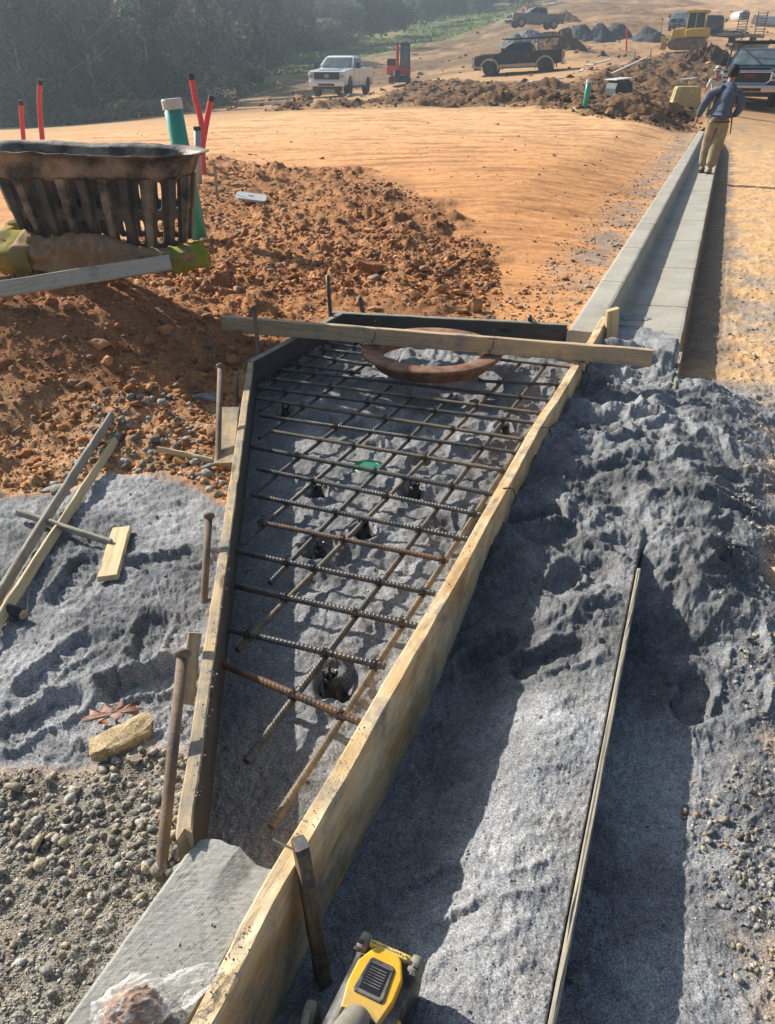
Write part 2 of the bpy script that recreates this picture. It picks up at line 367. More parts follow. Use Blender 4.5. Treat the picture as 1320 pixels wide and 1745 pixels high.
        keep = 1 - (sst(-.08, -.02, u) * (1 - sst(0, .004, u)) * (1 - sst(2.4, 2.8, s)) * .8)
        z = z + loose * keep * (np.clip(rid, 0, 1) ** 2 * (.030 - .024 * sandL) - .010 + fbm(x * .75, y, 3.6, 7, .57, 1.0) * (.042 + .06 * sst(1.8, 2.6, s) * bed) + (1 - np.abs(fbm(wx, wy, 13.0, 4, .6, 33)) * 3).clip(0, 1) ** 2 * .009)
        for (px, py, hd, L, Wd, dp, tr) in FEET:
            q = _FP[(px, py)]
            dx, dy = x - q[0], y - q[1]; k = (np.abs(dx) < .5) & (np.abs(dy) < .5)
            if not k.any(): continue
            a = R(hd); lx = dx[k] * math.cos(a) + dy[k] * math.sin(a); ly = -dx[k] * math.sin(a) + dy[k] * math.cos(a)
            ww = Wd / 2 * (1 - .22 * np.cos(lx / L * 6.28) * 0 - .18 * (np.abs(lx + .02) < .05)); jit = fbm(x[k], y[k], 14, 4, .6) * .05
            e = (np.abs(lx / (L / 2)) ** 3 + np.abs(ly / ww) ** 2.6) ** (1 / 2.8) + jit * 5
            ins = 1 - sst(.78, 1.08, e); rim = np.exp(-((e - 1.22) / .17) ** 2)
            dp = dp * .8; dz = -dp * ins + rim * dp * .40
            if tr:
                lug = (np.sin(lx * 150 + np.abs(ly) * 90) > .1) * .008 * (1 - sst(.6, .8, e))
                dz = dz + lug
            z[k] += dz
        for (px, py, r_, dp) in PITS:
            q = at(px, py, -.05); d = np.hypot(x - q.x, (y - q.y) * .85)
            k = d < r_ * 3
            z[k] += (-dp * (1 - sst(.4, 1.1, d[k] / r_ + fbm(x[k], y[k], 14, 2) * .5)) + dp * .4 * np.exp(-((d[k] / r_ - 1.35) / .3) ** 2)) * inpit[k]
        grain = (fbm(x, y, 38, 4, .7) * .0075 + np.clip(fbm(x, y, 95, 2, .7, 60), 0, 1) * .0035) * (1 - sst(4, 8, y))
        z = z + grain * sand
        # clods: cellular relief
        nr = 1 - sst(10, 22, y)
        w1, v1 = worley(x + fbm(x, y, 4, 2) * .05, y, 9.0); w2, v2 = worley(x, y, 22.0, 3.0); w3, v3 = worley(x, y, 3.4, 8.0)
        cl = np.sqrt(np.clip(.55 - w1, 0, 1)) * v1 ** 2 * .085 + np.sqrt(np.clip(.5 - w2, 0, 1)) * v2 * .03 * (1 - sst(7, 14, y)) + np.sqrt(np.clip(.5 - w3, 0, 1)) * v3 ** 3 * .16
        cm = np.clip(.5 + fbm(x, y, 1.1, 4, .6, 50) * 1.8, 0, 1)
        nearform = sst(.02, .5, pit)
        rgd = (1 - np.abs(fbm(x + fbm(x, y, 6, 2) * .04, y, 7.0, 5, .62, 51)) * 3).clip(0, 1)
        cleat = np.clip(np.sin(y * 62 + fbm(x, y, 1.5, 2) * 5), -.2, 1) * .010 * np.clip(fbm(x * .6, y * .6, .9, 2, .5, 52) * 5, 0, 1) * sst(5.6, 6.4, y) * (1 - sst(12, 14, y))
        z = z + clod * (1 - inpit) * (1 - sandL) * (.25 + .75 * nearform) * (1 - .55 * np.exp(-(((x + 1.9) / 1.0) ** 2 + ((y - 4.1) / .6) ** 2))) * (cl * (.15 + .85 * cm ** 1.5) + rgd ** 2 * .022 * cm + fbm(x, y, 1.4, 6, .62) * .13 + cleat)
        pad = 1 - sst(-.3, .5, sdpoly(x, y, PAD))
        berm = 1 - sst(-1.0, 1.0, sdpoly(x, y, BERM) + fbm(x, y, .5, 3) * 1.2)
        w4, v4 = worley(x, y, 1.6, 2.0)
        z = z + berm * (np.abs(fbm(x * .6, y, .40, 6, .60, 4.0)) * 1.1 + np.sqrt(np.clip(.6 - w4, 0, 1)) * v4 ** 4 * .16 - .12)
        z = z + pad * (fbm(x * .35, y, 1.6, 4) * .035 + fbm(x * .25, y + x * .05, 6.0, 4, .68, 6.0) * -.022) * sst(6, 9, y)
        # rough hillside, rutted haul tracks, woodland floor
        hill = sst(55, 80, y)
        z = z + hill * (fbm(x * .5, y * .5 - x * .25, .16, 5, .55) * 1.0)
        rest = (1 - np.minimum(1, sand + clod + pad)) * (1 - sst(20, 30, y))
        z = z + rest * (fbm(x, y, 6, 4, .6) * .02 + np.sqrt(np.clip(.5 - w2, 0, 1)) * v2 ** 2 * .02 + np.clip(fbm(x, y, .8, 3, .5, 7), 0, 1) * .03 * (u > .3))
    return z, dict(u=u, s=s, sand=sand, clod=clod, pit=inpit, bed=bed, sandL=sandL)
_FP = {(f[0], f[1]): ((lambda p: (p.x, p.y))(at(f[0], f[1], 0.0 if f[0] < 500 or us(at(f[0], f[1], 0).x, at(f[0], f[1], 0).y)[0] < 0.05 else -.17))) for f in FEET}
def gz(x, y, detail=True):
    z, _ = ground(np.array([float(x)]), np.array([float(y)]), detail); return float(z[0])
def gzm(x, y, r=.1):
    a = np.linspace(0, 6.28, 9); z, _ = ground(np.concatenate([[x], x + r * np.cos(a)]), np.concatenate([[y], y + r * np.sin(a)])); return float(np.median(z))
# ---- the sheet: rows and columns tighten towards the camera
rows = list(np.arange(-6, .35, .35)) + [.35]
while rows[-1] < 1.3: rows.append(rows[-1] + .0055)
while rows[-1] < 460: rows.append(rows[-1] * 1.0047)
rows = np.array(rows)
cin = np.linspace(-1, 1, 860); cout = 1 + (np.linspace(0, 1, 60)[1:] ** 2) * 3.0
cols = np.concatenate([-cout[::-1], cin, cout])
Wd = np.maximum(1.25, .72 * (rows + .55))
GX = cols[None, :] * Wd[:, None]; GY = np.repeat(rows[:, None], len(cols), 1)
GZ, GI = ground(GX.ravel(), GY.ravel()); GZ = GZ.reshape(GX.shape)
def ground_colours(x, y, I):
    u, s, sand, clod, pit = I['u'], I['s'], I['sand'], I['clod'], I['pit']
    n = len(x); col = np.empty((n, 3))
    def c(a): return np.array(a)[None, :]
    def mix(m, a): col[:] = col * (1 - m[:, None]) + a * m[:, None]
    n1 = fbm(x, y, .7, 5, .6)[:, None]; n2 = fbm(x, y, 4.0, 4, .6, 3)[:, None]
    clay = c((.60, .31, .125)); red = c((.30, .125, .05)); tan = c((.62, .40, .21)); brown = c((.25, .135, .07))
    col[:] = clay * (1 - np.clip(.5 + n1, 0, 1)) + tan * np.clip(.5 + n1, 0, 1)
    pad = 1 - sst(-.3, .5, sdpoly(x, y, PAD))
    streak = np.clip(fbm(x * .16 + y * .05, y + x * .06, 2.2, 5, .68, 2.0) * 3.4 - .10, 0, 1)[:, None]
    pn = sst(8, 26, y)[:, None]; pc = (c((.66, .30, .115)) * (1 - pn) + c((.82, .48, .245)) * pn) * (1 + .20 * n1) ; pc = pc * (1 - streak * .75) + red * 1.0 * streak * .75
    st2 = np.clip(fbm(x * .2, y + x * .17 * sst(-2, 3, x), 6.0, 4, .68, 6.0) * 3.2 - .15, 0, 1)[:, None]; pc = pc * (1 - .65 * st2) + c((.30, .13, .055)) * st2 * .65
    mix(pad, pc)
    gap = ((u > .3) & (s > 3))
    # road right of the kerb: clay with grey stone dust patches
    g = sst(.0, .2, u) * (1 - sst(28, 38, s))
    gr = np.clip(fbm(x, y, 1.3, 5, .65, 4.0) * 2.0 + .42 - sst(5, 11, y) * .42, 0, 1)
    rc = (c((.68, .42, .21)) * (1 + .2 * n2)) * (1 - gr[:, None] * .9) + c((.30, .285, .265)) * gr[:, None] * .9
    mix(g, rc)
    fr = sst(20, 40, y)
    rs_ = np.clip(fbm(x, y, .09, 5, .65, 9.0) * 1.9 + .35, 0, 1)[:, None]
    hillc = c((.25, .135, .07)) * rs_ + c((.46, .29, .155)) * (1 - rs_)
    ol = np.clip(fbm(x + y * .2, y, .07, 5, .62, 12.0) * 3 + .35 - sst(25, 60, x) * .9 - (1 - sst(50, 62, y)) * 1.0, 0, 1)[:, None]
    hillc = hillc * (1 - ol * .75) + c((.14, .10, .06)) * ol * .75
    trk = np.clip(1 - np.abs(((x - .35 * y + 6) % 17.0) - 8.5 + fbm(x, y, .06, 3) * 5) / 1.3, 0, 1)[:, None] * sst(55, 75, y)[:, None]
    hillc = hillc * (1 - trk * .6) + c((.54, .37, .21)) * trk * .6
    hn = np.clip(fbm(x * .6, y, 1.0, 4, .7, 31) * 2.4, -1, 1)[:, None]; hillc = hillc * (1 + .35 * hn)
    mix(fr * (1 - pad), hillc)
    hs = (sst(20, 45, x - (y - 80) * .22) * sst(70, 100, y)); mix(hs * .8, c((.74, .46, .25)) * (1 + .3 * n1))
    hb = (1 - sst(-4, 4, sdpoly(x, y, HILLBR) + fbm(x, y, .06, 4) * 14)) * np.clip(.78 + fbm(x + y * .6, y * 1.6 - x * .5, .09, 6, .7, 70) * 2.4, .25, 1); mix(hb * .9, c((.105, .072, .043)) * (1 + .5 * n2))
    hr = (1 - sst(-3, 5, sdpoly(x, y, HILLR) + fbm(x, y, .06, 4) * 14)) * np.clip(.75 + fbm(x, y, .12, 5, .65, 71) * 2.4, 0, 1); mix(hr * .85, c((.17, .08, .042)) * (1 + .5 * n2))
    tb = (1 - sst(-1, 1, sdpoly(x, y, TRACKB) + fbm(x, y, .2, 3) * 3)); mix(tb * .85, c((.52, .32, .165)) * (1 + .2 * n2))
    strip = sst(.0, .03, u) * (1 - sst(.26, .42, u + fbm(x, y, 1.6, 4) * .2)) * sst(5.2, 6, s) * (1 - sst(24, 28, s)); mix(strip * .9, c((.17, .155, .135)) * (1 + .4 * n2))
    berm = 1 - sst(-.8, .8, sdpoly(x, y, BERM) + fbm(x, y, .7, 3) * 1.0)
    mix(berm * .98, (c((.070, .038, .021)) + red * .08) * (1 + .8 * n2))
    # mud ring left of pad
    wf = 1 - sst(-1, 3, sdpoly(x, y, WOODF)); mix(wf, c((.085, .075, .05)) * (1 + .4 * n2))
    gm = 1 - sst(-1, 2, sdpoly(x, y, GRASS) + fbm(x, y, .15, 4) * 5)
    gg = np.clip(.5 + fbm(x, y, .3, 4, .6, 1.0) * 1.6, 0, 1)[:, None]
    mix(gm * .9, c((.15, .22, .055)) * gg + c((.27, .24, .12)) * (1 - gg))
    # clods
    cc = np.clip(.5 + fbm(x, y, .9, 5, .6, 3.0) * 1.3, 0, 1)[:, None]
    dk = sst(-1.9, -.6, x - .1 * y)[:, None]
    mix(clod, ((c((.42, .185, .07)) * cc + c((.27, .115, .052)) * (1 - cc)) * (1 + .35 * n2)))
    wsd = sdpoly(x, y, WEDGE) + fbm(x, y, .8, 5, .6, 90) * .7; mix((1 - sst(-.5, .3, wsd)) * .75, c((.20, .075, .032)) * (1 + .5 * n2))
    lc = sst(-.2, .4, sst(2.9, 3.1, y) * (1 - sst(3.3, 4.0, y)) * (x < -.9) * 1.0); mix(lc * .8, c((.5, .30, .155)) * (1 + .4 * n2))
    moundc = np.exp(-(((x + 2.2) / 1.4) ** 2 + ((y - 4.3) / .7) ** 2)); mix(moundc * .7, c((.25, .12, .062)) * (1 + .3 * n2))
    # stone dust around the kerb back, between forms and road
    kb = np.exp(-((u + .9) / .28) ** 2) * sst(5.5, 7, s) * (1 - sst(24, 30, s)) * np.clip(.7 + fbm(x, y, 2, 3) * 1.6, 0, 1); mix(kb * .8, c((.26, .23, .2)) * (1 + .3 * n2))
    # lower left gravelly bed
    lg = (1 - sst(1.6, 1.9, y + fbm(x, y, 2, 3) * .25)) * (x < .2) * (1 - I['sandL']) * (1 - pit)
    br = np.clip(.45 + fbm(x, y, 2.0, 4, .6, 8.0) * 1.5, 0, 1)[:, None]
    mix(lg, (c((.27, .25, .215)) * (1 - br) + c((.25, .205, .15)) * br) * (1 + .35 * n2))
    blotch = (lg * np.clip(fbm(x, y, 4, 3, .5, 15) * 3 - 1.1, 0, 1)); mix(blotch * .8, c((.45, .25, .11)))
    # sand: blue-grey stone screenings, paler where dry, darker where freshly turned and damp
    dry = np.clip(.5 + fbm(x, y, 2.6, 5, .62, 5.0) * 1.5, 0, 1)[:, None]
    sc_ = c((.35, .352, .36)) * dry + c((.185, .187, .195)) * (1 - dry)
    dust = (np.exp(-((u + .05) / .06) ** 2) * (1 - sst(1.8, 2.6, s)) * np.clip(.4 + fbm(x, y, 5, 3) * 2, 0, 1))[:, None]
    sc_ = sc_ * (1 - .5 * dust) + c((.42, .40, .36)) * .5 * dust
    dampz = sst(1.5, 2.2, s + fbm(x, y, 1.5, 3) * .8) * (1 - .75 * sst(3.2, 4.3, s)) * (1 - sst(4.6, 5.3, s)) * (1 - .7 * sst(.25, .7, u)) * (u > -.6) * np.clip(.75 + fbm(x, y, 2.2, 5, .6, 80) * 1.2, .3, 1)
    dampl = I['sandL'] * np.clip(.45 + fbm(x, y, 1.8, 5, .6, 81) * 1.8, 0, 1) * .8
    sc_ = sc_ * (1 - .46 * np.maximum(dampz, dampl * .7) - .18 * pit)[:, None]
    bnd = np.clip(sand * 1.6 - .3, 0, 1)
    mix(bnd, sc_ * (1 + .15 * n2))
    fresh = pit * np.clip(fbm(x, y, 3.5, 4, .6, 21) * 2.2, 0, 1); mix(fresh * .5, c((.27, .27, .27)))
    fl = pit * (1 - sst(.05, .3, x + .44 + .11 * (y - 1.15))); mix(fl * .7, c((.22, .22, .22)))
    return np.clip(col, .01, 1)
GCOL = ground_colours(GX.ravel(), GY.ravel(), GI)
def grid_mesh(name, X, Y, Z):
    nr, nc = X.shape; me = bpy.data.meshes.new(name)
    co = np.stack([X.ravel(), Y.ravel(), Z.ravel()], 1).astype(np.float32)
    i = np.arange(nr * nc).reshape(nr, nc); q = np.stack([i[:-1, :-1], i[:-1, 1:], i[1:, 1:], i[1:, :-1]], -1).reshape(-1, 4)
    me.vertices.add(len(co)); me.vertices.foreach_set('co', co.ravel())
    me.loops.add(q.size); me.loops.foreach_set('vertex_index', q.ravel().astype(np.int32))
    me.polygons.add(len(q)); me.polygons.foreach_set('loop_start', np.arange(0, q.size, 4, dtype=np.int32)); me.polygons.foreach_set('loop_total', np.full(len(q), 4, dtype=np.int32))
    me.update(calc_edges=True); me.polygons.foreach_set('use_smooth', np.ones(len(q), bool)); return me
def set_col(me, col, name='Col'):
    a = me.color_attributes.new(name, 'FLOAT_COLOR', 'POINT')
    a.data.foreach_set('color', np.concatenate([col, np.ones((len(col), 1))], 1).astype(np.float32).ravel())
def earth_mat(name, fine=1.0, sandy=True):
    m, nt, bs = new_mat(name); v = coords(nt)
    at_ = N(nt, 'ShaderNodeAttribute', attribute_name='Col')
    cd_ = nt.nodes.new('ShaderNodeCameraData')  # not used for shading
    nt.nodes.remove(cd_)
    a = noise(nt, v, 210, 3, .75); b = noise(nt, v, 45, 4, .65); c = noise(nt, v, 9, 5, .6)
    f1 = ramp(nt, a, [(.30, (.38, .38, .38)), (.5, (.98, .98, .98)), (.72, (2.1, 2.07, 2.02))])
    f2 = ramp(nt, b, [(.3, (.78, .78, .78)), (.7, (1.2, 1.2, 1.2))]); f3 = ramp(nt, c, [(.3, (.85, .84, .83)), (.7, (1.13, 1.14, 1.15))])
    k = mixc(nt, 1.0, at_.outputs['Color'], f1, 'MULTIPLY'); k = mixc(nt, 1.0, k, f2, 'MULTIPLY'); k = mixc(nt, 1.0, k, f3, 'MULTIPLY')
    nt.links.new(k, bs.inputs['Base Color']); bs.inputs['Roughness'].default_value = .95; bs.inputs['Specular IOR Level'].default_value = .12
    s1 = N(nt, 'ShaderNodeMath', operation='MULTIPLY_ADD'); nt.links.new(a, s1.inputs[0]); s1.inputs[1].default_value = .5; nt.links.new(b, s1.inputs[2])
    bump(nt, bs, s1.outputs[0], .85, .006 * fine)
    return m
M_EARTH = earth_mat('clay_and_stone_dust')
gme = grid_mesh('ground', GX, GY, GZ); set_col(gme, GCOL); gme.materials.append(M_EARTH)
go = bpy.data.objects.new('ground', gme); C.objects.link(go); tag(go, kind='structure')
# ================================================================== TIMBER, CONCRETE, STEEL
W_FORM = wood('form_timber', (.50, .375, .225), (.35, .25, .14), dirt=(.22, .21, .19), dirt_amt=.52)
W_YEL = wood('sealed_form_timber', (.76, .58, .36), (.62, .43, .23), dirt=(.27, .245, .20), dirt_amt=.42, stain=(.56, .33, .13), stain_amt=.5, gs=.85)
W_GREY = wood('weathered_timber', (.33, .29, .22), (.21, .18, .135), dirt=(.19, .19, .19), dirt_amt=.5)
W_PALE = wood('fresh_timber', (.62, .50, .30), (.46, .33, .16), dirt=(.35, .33, .29), dirt_amt=.15)
W_STAKE = wood('brown_stake_timber', (.38, .27, .16), (.2, .13, .07), dirt=(.16, .15, .14), dirt_amt=.5)
W_SHADE = wood('painted_shade_timber', (.10, .092, .08), (.06, .056, .05), dirt=(.07, .07, .07), dirt_amt=.6)  # near-black: shade on the boards' inner faces put into the colour
W_OLD = wood('grey_lath_timber', (.36, .33, .27), (.24, .21, .17), dirt=(.2, .2, .19), dirt_amt=.4)
M_DARKST = plain('dull_steel', (.10, .095, .09), .5, .6, .3, 30, (.22, .13, .07), .3)
M_WIRE = plain('tie_wire', (.035, .03, .028), .6, .6, .2, 30)
def xform(p0, p1, up=Vector((0, 0, 1))):
    x = (p1 - p0).normalized(); y = up.cross(x).normalized(); z = x.cross(y).normalized()
    m = Matrix((x, y, z)).transposed().to_4x4(); m.translation = (p0 + p1) / 2; return m
def plank(name, p0, p1, th, ht, mat, label=None, cat=None, group=None, up=Vector((0, 0, 1)), seg=14, rough=.0016, bow=0.0, ragged=0, seed=0, parent=None, taper=None, face2=None):
    """sawn timber; p0,p1 = ends of its centre line; local X length, Y thickness, Z height"""
    rnd = random.Random(seed * 31 + 5); L = (p1 - p0).length
    b = min(.004, th * .2); V = []; F = []
    ring = []
    for (a, c, q, r_) in ((-1, -1, 1, 0), (-1, -1, 0, 1), (-1, 0, 0, 0), (-1, 1, 0, 1), (-1, 1, 1, 0), (0, 1, 0, 0), (1, 1, 1, 0), (1, 1, 0, 1), (1, 0, 0, 0), (1, -1, 0, 1), (1, -1, 1, 0), (0, -1, 0, 0)):
        ring.append((a, c, q, r_))
    n = len(ring)
    for i in range(seg + 1):
        t = i / seg; xx = (t - .5) * L; bw = bow * math.sin(t * math.pi)
        jy = rnd.gauss(0, rough * .5); jz = rnd.gauss(0, rough * .5)
        tp = 1.0
        if taper and t > 1 - taper: tp = max(.06, (1 - t) / taper)
        for (a, c, q, r_) in ring:
            y = a * (th / 2) * tp - (a * b if q and not 0 else 0) ; z = c * (ht / 2) * (1 if not taper else max(.5, tp)) - (c * b if r_ else 0)
            ex = 0
            if ragged and i == 0: ex = rnd.uniform(-.5, 1) * ragged
            V.append((xx + ex, y + bw + jy + rnd.gauss(0, rough * .35), z + jz + rnd.gauss(0, rough * .35)))
    for i in range(seg):
        for k in range(n): F.append((i * n + k, i * n + (k + 1) % n, (i + 1) * n + (k + 1) % n, (i + 1) * n + k))
    F.append(tuple(range(n - 1, -1, -1))); F.append(tuple(seg * n + k for k in range(n)))
    o = mesh_obj(name, V, F, mat, parent, False, xform(p0, p1, up))
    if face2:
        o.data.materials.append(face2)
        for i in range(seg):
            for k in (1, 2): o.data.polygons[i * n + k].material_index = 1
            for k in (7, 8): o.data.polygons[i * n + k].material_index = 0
    return tag(o, label, cat, group)
def sweep_board(name, pts, th, zt, hb, mat, label, cat):
    """bent timber form following pts (inner top edge), outer side to the right"""
    P = [Vector((x, y, 0)) for x, y in pts]
    O = P[0]; ex = (P[-1] - P[0]).normalized(); ey = Vector((-ex.y, ex.x, 0)); rnd = random.Random(3)
    Q = []
    for i in range(len(P) - 1):
        for k in range(6):
            t = k / 6; p_1 = P[max(0, i - 1)]; p0 = P[i]; p1 = P[i + 1]; p2 = P[min(len(P) - 1, i + 2)]
            Q.append(.5 * ((2 * p0) + (-p_1 + p1) * t + (2 * p_1 - 5 * p0 + 4 * p1 - p2) * t * t + (-p_1 + 3 * p0 - 3 * p1 + p2) * t ** 3))
    Q.append(P[-1]); V = []; F = []; b = .004
    for i, q in enumerate(Q):
        a = Q[max(0, i - 1)]; c = Q[min(len(Q) - 1, i + 1)]; t = (c - a).normalized(); nn = Vector((t.y, -t.x, 0))
        e = [rnd.gauss(0, .0012) for _ in range(8)]
        zz = zt + .004 * math.sin(i * .7)
        rg = [(0, zz - b + e[0]), (b + e[1], zz), (th / 2, zz + e[2]), (th - b + e[3], zz), (th, zz - b * 1.4 + e[4]), (th, zz - hb / 2), (th, zz - hb), (0, zz - hb)]
        for (o_, z_) in rg:
            w_ = q + nn * o_ - O; V.append((w_.dot(ex), w_.dot(ey), z_))
    n = 8
    for i in range(len(Q) - 1):
        for k in range(n): F.append((i * n + k, (i + 1) * n + k, (i + 1) * n + (k + 1) % n, i * n + (k + 1) % n))
    F.append(tuple(range(n))); F.append(tuple((len(Q) - 1) * n + k for k in range(n - 1, -1, -1)))
    m = Matrix((ex, ey, Vector((0, 0, 1)))).transposed().to_4x4(); m.translation = O
    return tag(mesh_obj(name, V, F, mat, None, False, m), label, cat)
ZT = .15
FBG = 'timber boards of the formwork'
sweep_board('form_board', RB, .045, ZT, .36, W_YEL, 'long yellowish timber form board running up the right side of the rebar bed', 'form board')['group'] = FBG
# left form: near board, angled middle board, dark far board
p0 = Vector((-.458, 1.13, ZT - .10)); p1 = Vector((-.79, 4.30, ZT - .10))
plank('form_board', p0, p1, .036, .20, W_FORM, 'narrow dusty timber form board along the left side of the rebar bed, near end split', 'form board', FBG, seg=40, ragged=.03, seed=1, face2=W_SHADE)
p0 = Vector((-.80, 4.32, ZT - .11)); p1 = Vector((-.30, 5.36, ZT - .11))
plank('form_board', p0, p1, .045, .22, W_GREY, 'grey weathered form board angling behind the cross plank at the far left corner', 'form board', FBG, seg=16, seed=2, face2=W_SHADE)
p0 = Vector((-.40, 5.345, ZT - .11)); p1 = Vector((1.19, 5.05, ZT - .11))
plank('form_board', p0, p1, .045, .22, W_GREY, 'dark grey form board closing the far end in front of the orange clods', 'form board', FBG, seg=20, seed=3, face2=W_SHADE)
# cross plank with the ring wired below it
a = at(378, 566, ZT); b = at(1108, 627, ZT)
dirc = (b - a).normalized(); nrm = Vector((-dirc.y, dirc.x, 0))
cr = empty('cross_plank', (a + b) / 2, 0, 'straight timber plank lying on edge across the form above the rusty ring', 'plank', FBG)
cr.rotation_euler = (0, 0, math.atan2(dirc.y, dirc.x)); bpy.context.view_layer.update()
pk = plank('board', a + nrm * .02 + Vector((0, 0, .052)), b + nrm * .02 + Vector((0, 0, .052)), .04, .098, wood('cross_plank_timber', (.54, .40, .255), (.37, .26, .15), dirt=(.25, .24, .22), dirt_amt=.35), seg=24, seed=4)
pk.parent = cr; pk.matrix_parent_inverse = cr.matrix_world.inverted()
RC = Vector((.270, 4.575, 0)); RZ = .137
def on_plank(px, dz=0.0):
    t = (px - 378) / (1108 - 378); q = at(px, 566 + 61 * t, ZT); k = (q - a).dot(dirc); return a + dirc * k + nrm * .02 + Vector((0, 0, .05 + dz))
for (px, lean) in ((632, -14), (832, -14)):
    c0 = on_plank(px + 7); mb = MB(); q = c0
    pts = []
    for k in range(17):
        an = 2 * math.pi * k / 16; pts.append(q + nrm * math.cos(an) * .026 + Vector((0, 0, math.sin(an) * .058 - .008)) + dirc * (-.02 * (math.sin(an) < 0)))
    mb.tube(pts, .0022, 6); mb.tube([q + Vector((0, 0, .052)), q + Vector((.008, -.01, .075)), q + Vector((.004, 0, .095)), q + Vector((-.012, .004, .088))], .002, 5)
    mb.tube([q + Vector((0, -.024, -.05)), q + Vector((-.008, -.02, -.075))], .0022, 5)
    o = mb.build('tie_wire', M_WIRE); o.parent = cr; o.matrix_parent_inverse = cr.matrix_world.inverted()
# rusty manhole frame: wide flange above a cylindrical skirt
M_RUST = plain('red_rust', (.19, .085, .045), .85, .1, .4, 16, (.30, .185, .12), .4, .8, .004)
ring = empty('manhole_frame', (RC.x, RC.y, RZ), .3, 'round rusty iron manhole frame hanging under the cross plank', 'manhole frame')
mb = MB(); RO, RI, RS = .43, .318, .358
mb.lathe([(RI, -.012), (RI, .002), (RI + .01, .006), (RO - .01, .006), (RO, 0), (RO, -.014), (RS + .004, -.02)], 72); mb.build('flange', M_RUST, ring, True)
mb = MB(); mb.lathe([(RS + .004, -.02), (RS, -.03), (RS - .006, -.088), (RS - .02, -.09), (RI + .012, -.085), (RI, -.012)], 72); mb.build('skirt', M_RUST, ring, True)
# --- rebar mat
M_BAR_G = plain('mill_scale_steel', (.085, .087, .086), .5, .4, .35, 25, (.17, .11, .07), .3, .1, .001)
M_BAR_R = plain('rusty_steel', (.24, .13, .07), .7, .2, .35, 30, (.08, .06, .05), .5, .3, .001)
M_BAR_Y = plain('ochre_rust_steel', (.22, .165, .10), .6, .25, .3, 30, (.09, .08, .07), .55, .3, .001)
def rebar(p0, p1, r, mat, parent, style=0, seed=0):
    L = (p1 - p0).length; rnd = random.Random(seed)
    step = max(.0035, min(.010, L / 400)); rib = .0145
    n = int(L / (rib / 4)); V = []; F = []; K = 12
    for i in range(n + 1):
        xx = -L / 2 + L * i / n
        for k in range(K):
            an = 2 * math.pi * k / K
            ph = (xx / rib + (abs(math.sin(an)) * 1.0 if style == 0 else math.sin(an) * .7)) % 1.0
            rr = r + (.0016 if ph < .32 else 0.0) + (.0010 if k in (0, K // 2) else 0)
            if i in (0, n): rr = r * .97
            V.append((xx, math.cos(an) * rr, math.sin(an) * rr))
    for i in range(n):
        for k in range(K): F.append((i * K + k, i * K + (k + 1) % K, (i + 1) * K + (k + 1) % K, (i + 1) * K + k))
    F.append(tuple(range(K - 1, -1, -1))); F.append(tuple(n * K + k for k in range(K)))
    o = mesh_obj('rebar', V, F, mat, None, False, xform(p0, p1)); o.parent = parent; return o
MAT = empty('rebar_mat', (0, 0, 0), 0, 'wired grid of ribbed reinforcing bars raised over the sand bed inside the form', 'rebar mat')
TB = [(362, 1125, 611, 1230, 'R', .0115), (391, 1073, 656, 1136, 'G', .0105), (400, 998, 710, 1067, 'G', .0115), (396, 938, 741, 1012, 'G', .010), (439, 889, 764, 956, 'R', .0095),
      (428, 843, 797, 919, 'G', .0095), (438, 799, 821, 878, 'G', .0095), (427, 761, 844, 843, 'G', .0105), (459, 734, 864, 803, 'Y', .009), (443, 708, 885, 772, 'G', .009), (434, 678, 896, 750, 'Y', .009),
      (437, 660, 913, 722, 'G', .009), (453, 644, 925, 705, 'Y', .009), (468, 628, 938, 683, 'G', .009), (490, 619, 614, 636, 'G', .0085), (519, 604, 634, 623, 'G', .0085), (543, 595, 625, 604, 'G', .0085),
      (553, 584, 640, 596, 'G', .0085), (814, 649, 954, 656, 'G', .0085), (852, 613, 974, 626, 'Y', .0085)]
LB = [(461, 1410, 976, 621, 'Y', .0105), (419, 1298, 932, 619, 'G', .0105), (404, 1108, 886, 619, 'Y', .0095), (459, 994, 770, 673, 'G', .0095), (395, 942, 705, 675, 'G', .0095), (405, 862, 666, 658, 'G', .0095),
      (441, 747, 627, 619, 'G', .009), (443, 699, 620, 584, 'G', .0085), (430, 673, 582, 582, 'G', .0085)]
bm_ = {'R': M_BAR_R, 'G': M_BAR_G, 'Y': M_BAR_Y}
TZ, LZ = .030, .011
tw = []; lw = []
for i, (a0, b0, a1, b1, c_, r_) in enumerate(TB):
    p, q = at(a0, b0, TZ), at(a1, b1, TZ); tw.append((p, q)); rebar(p, q, r_, bm_[c_], MAT, i % 2, i)
for i, (a0, b0, a1, b1, c_, r_) in enumerate(LB):
    p, q = at(a0, b0, LZ), at(a1, b1, LZ); lw.append((p, q)); rebar(p, q, r_, bm_[c_], MAT, (i + 1) % 2, i + 50)
rnd = random.Random(11)
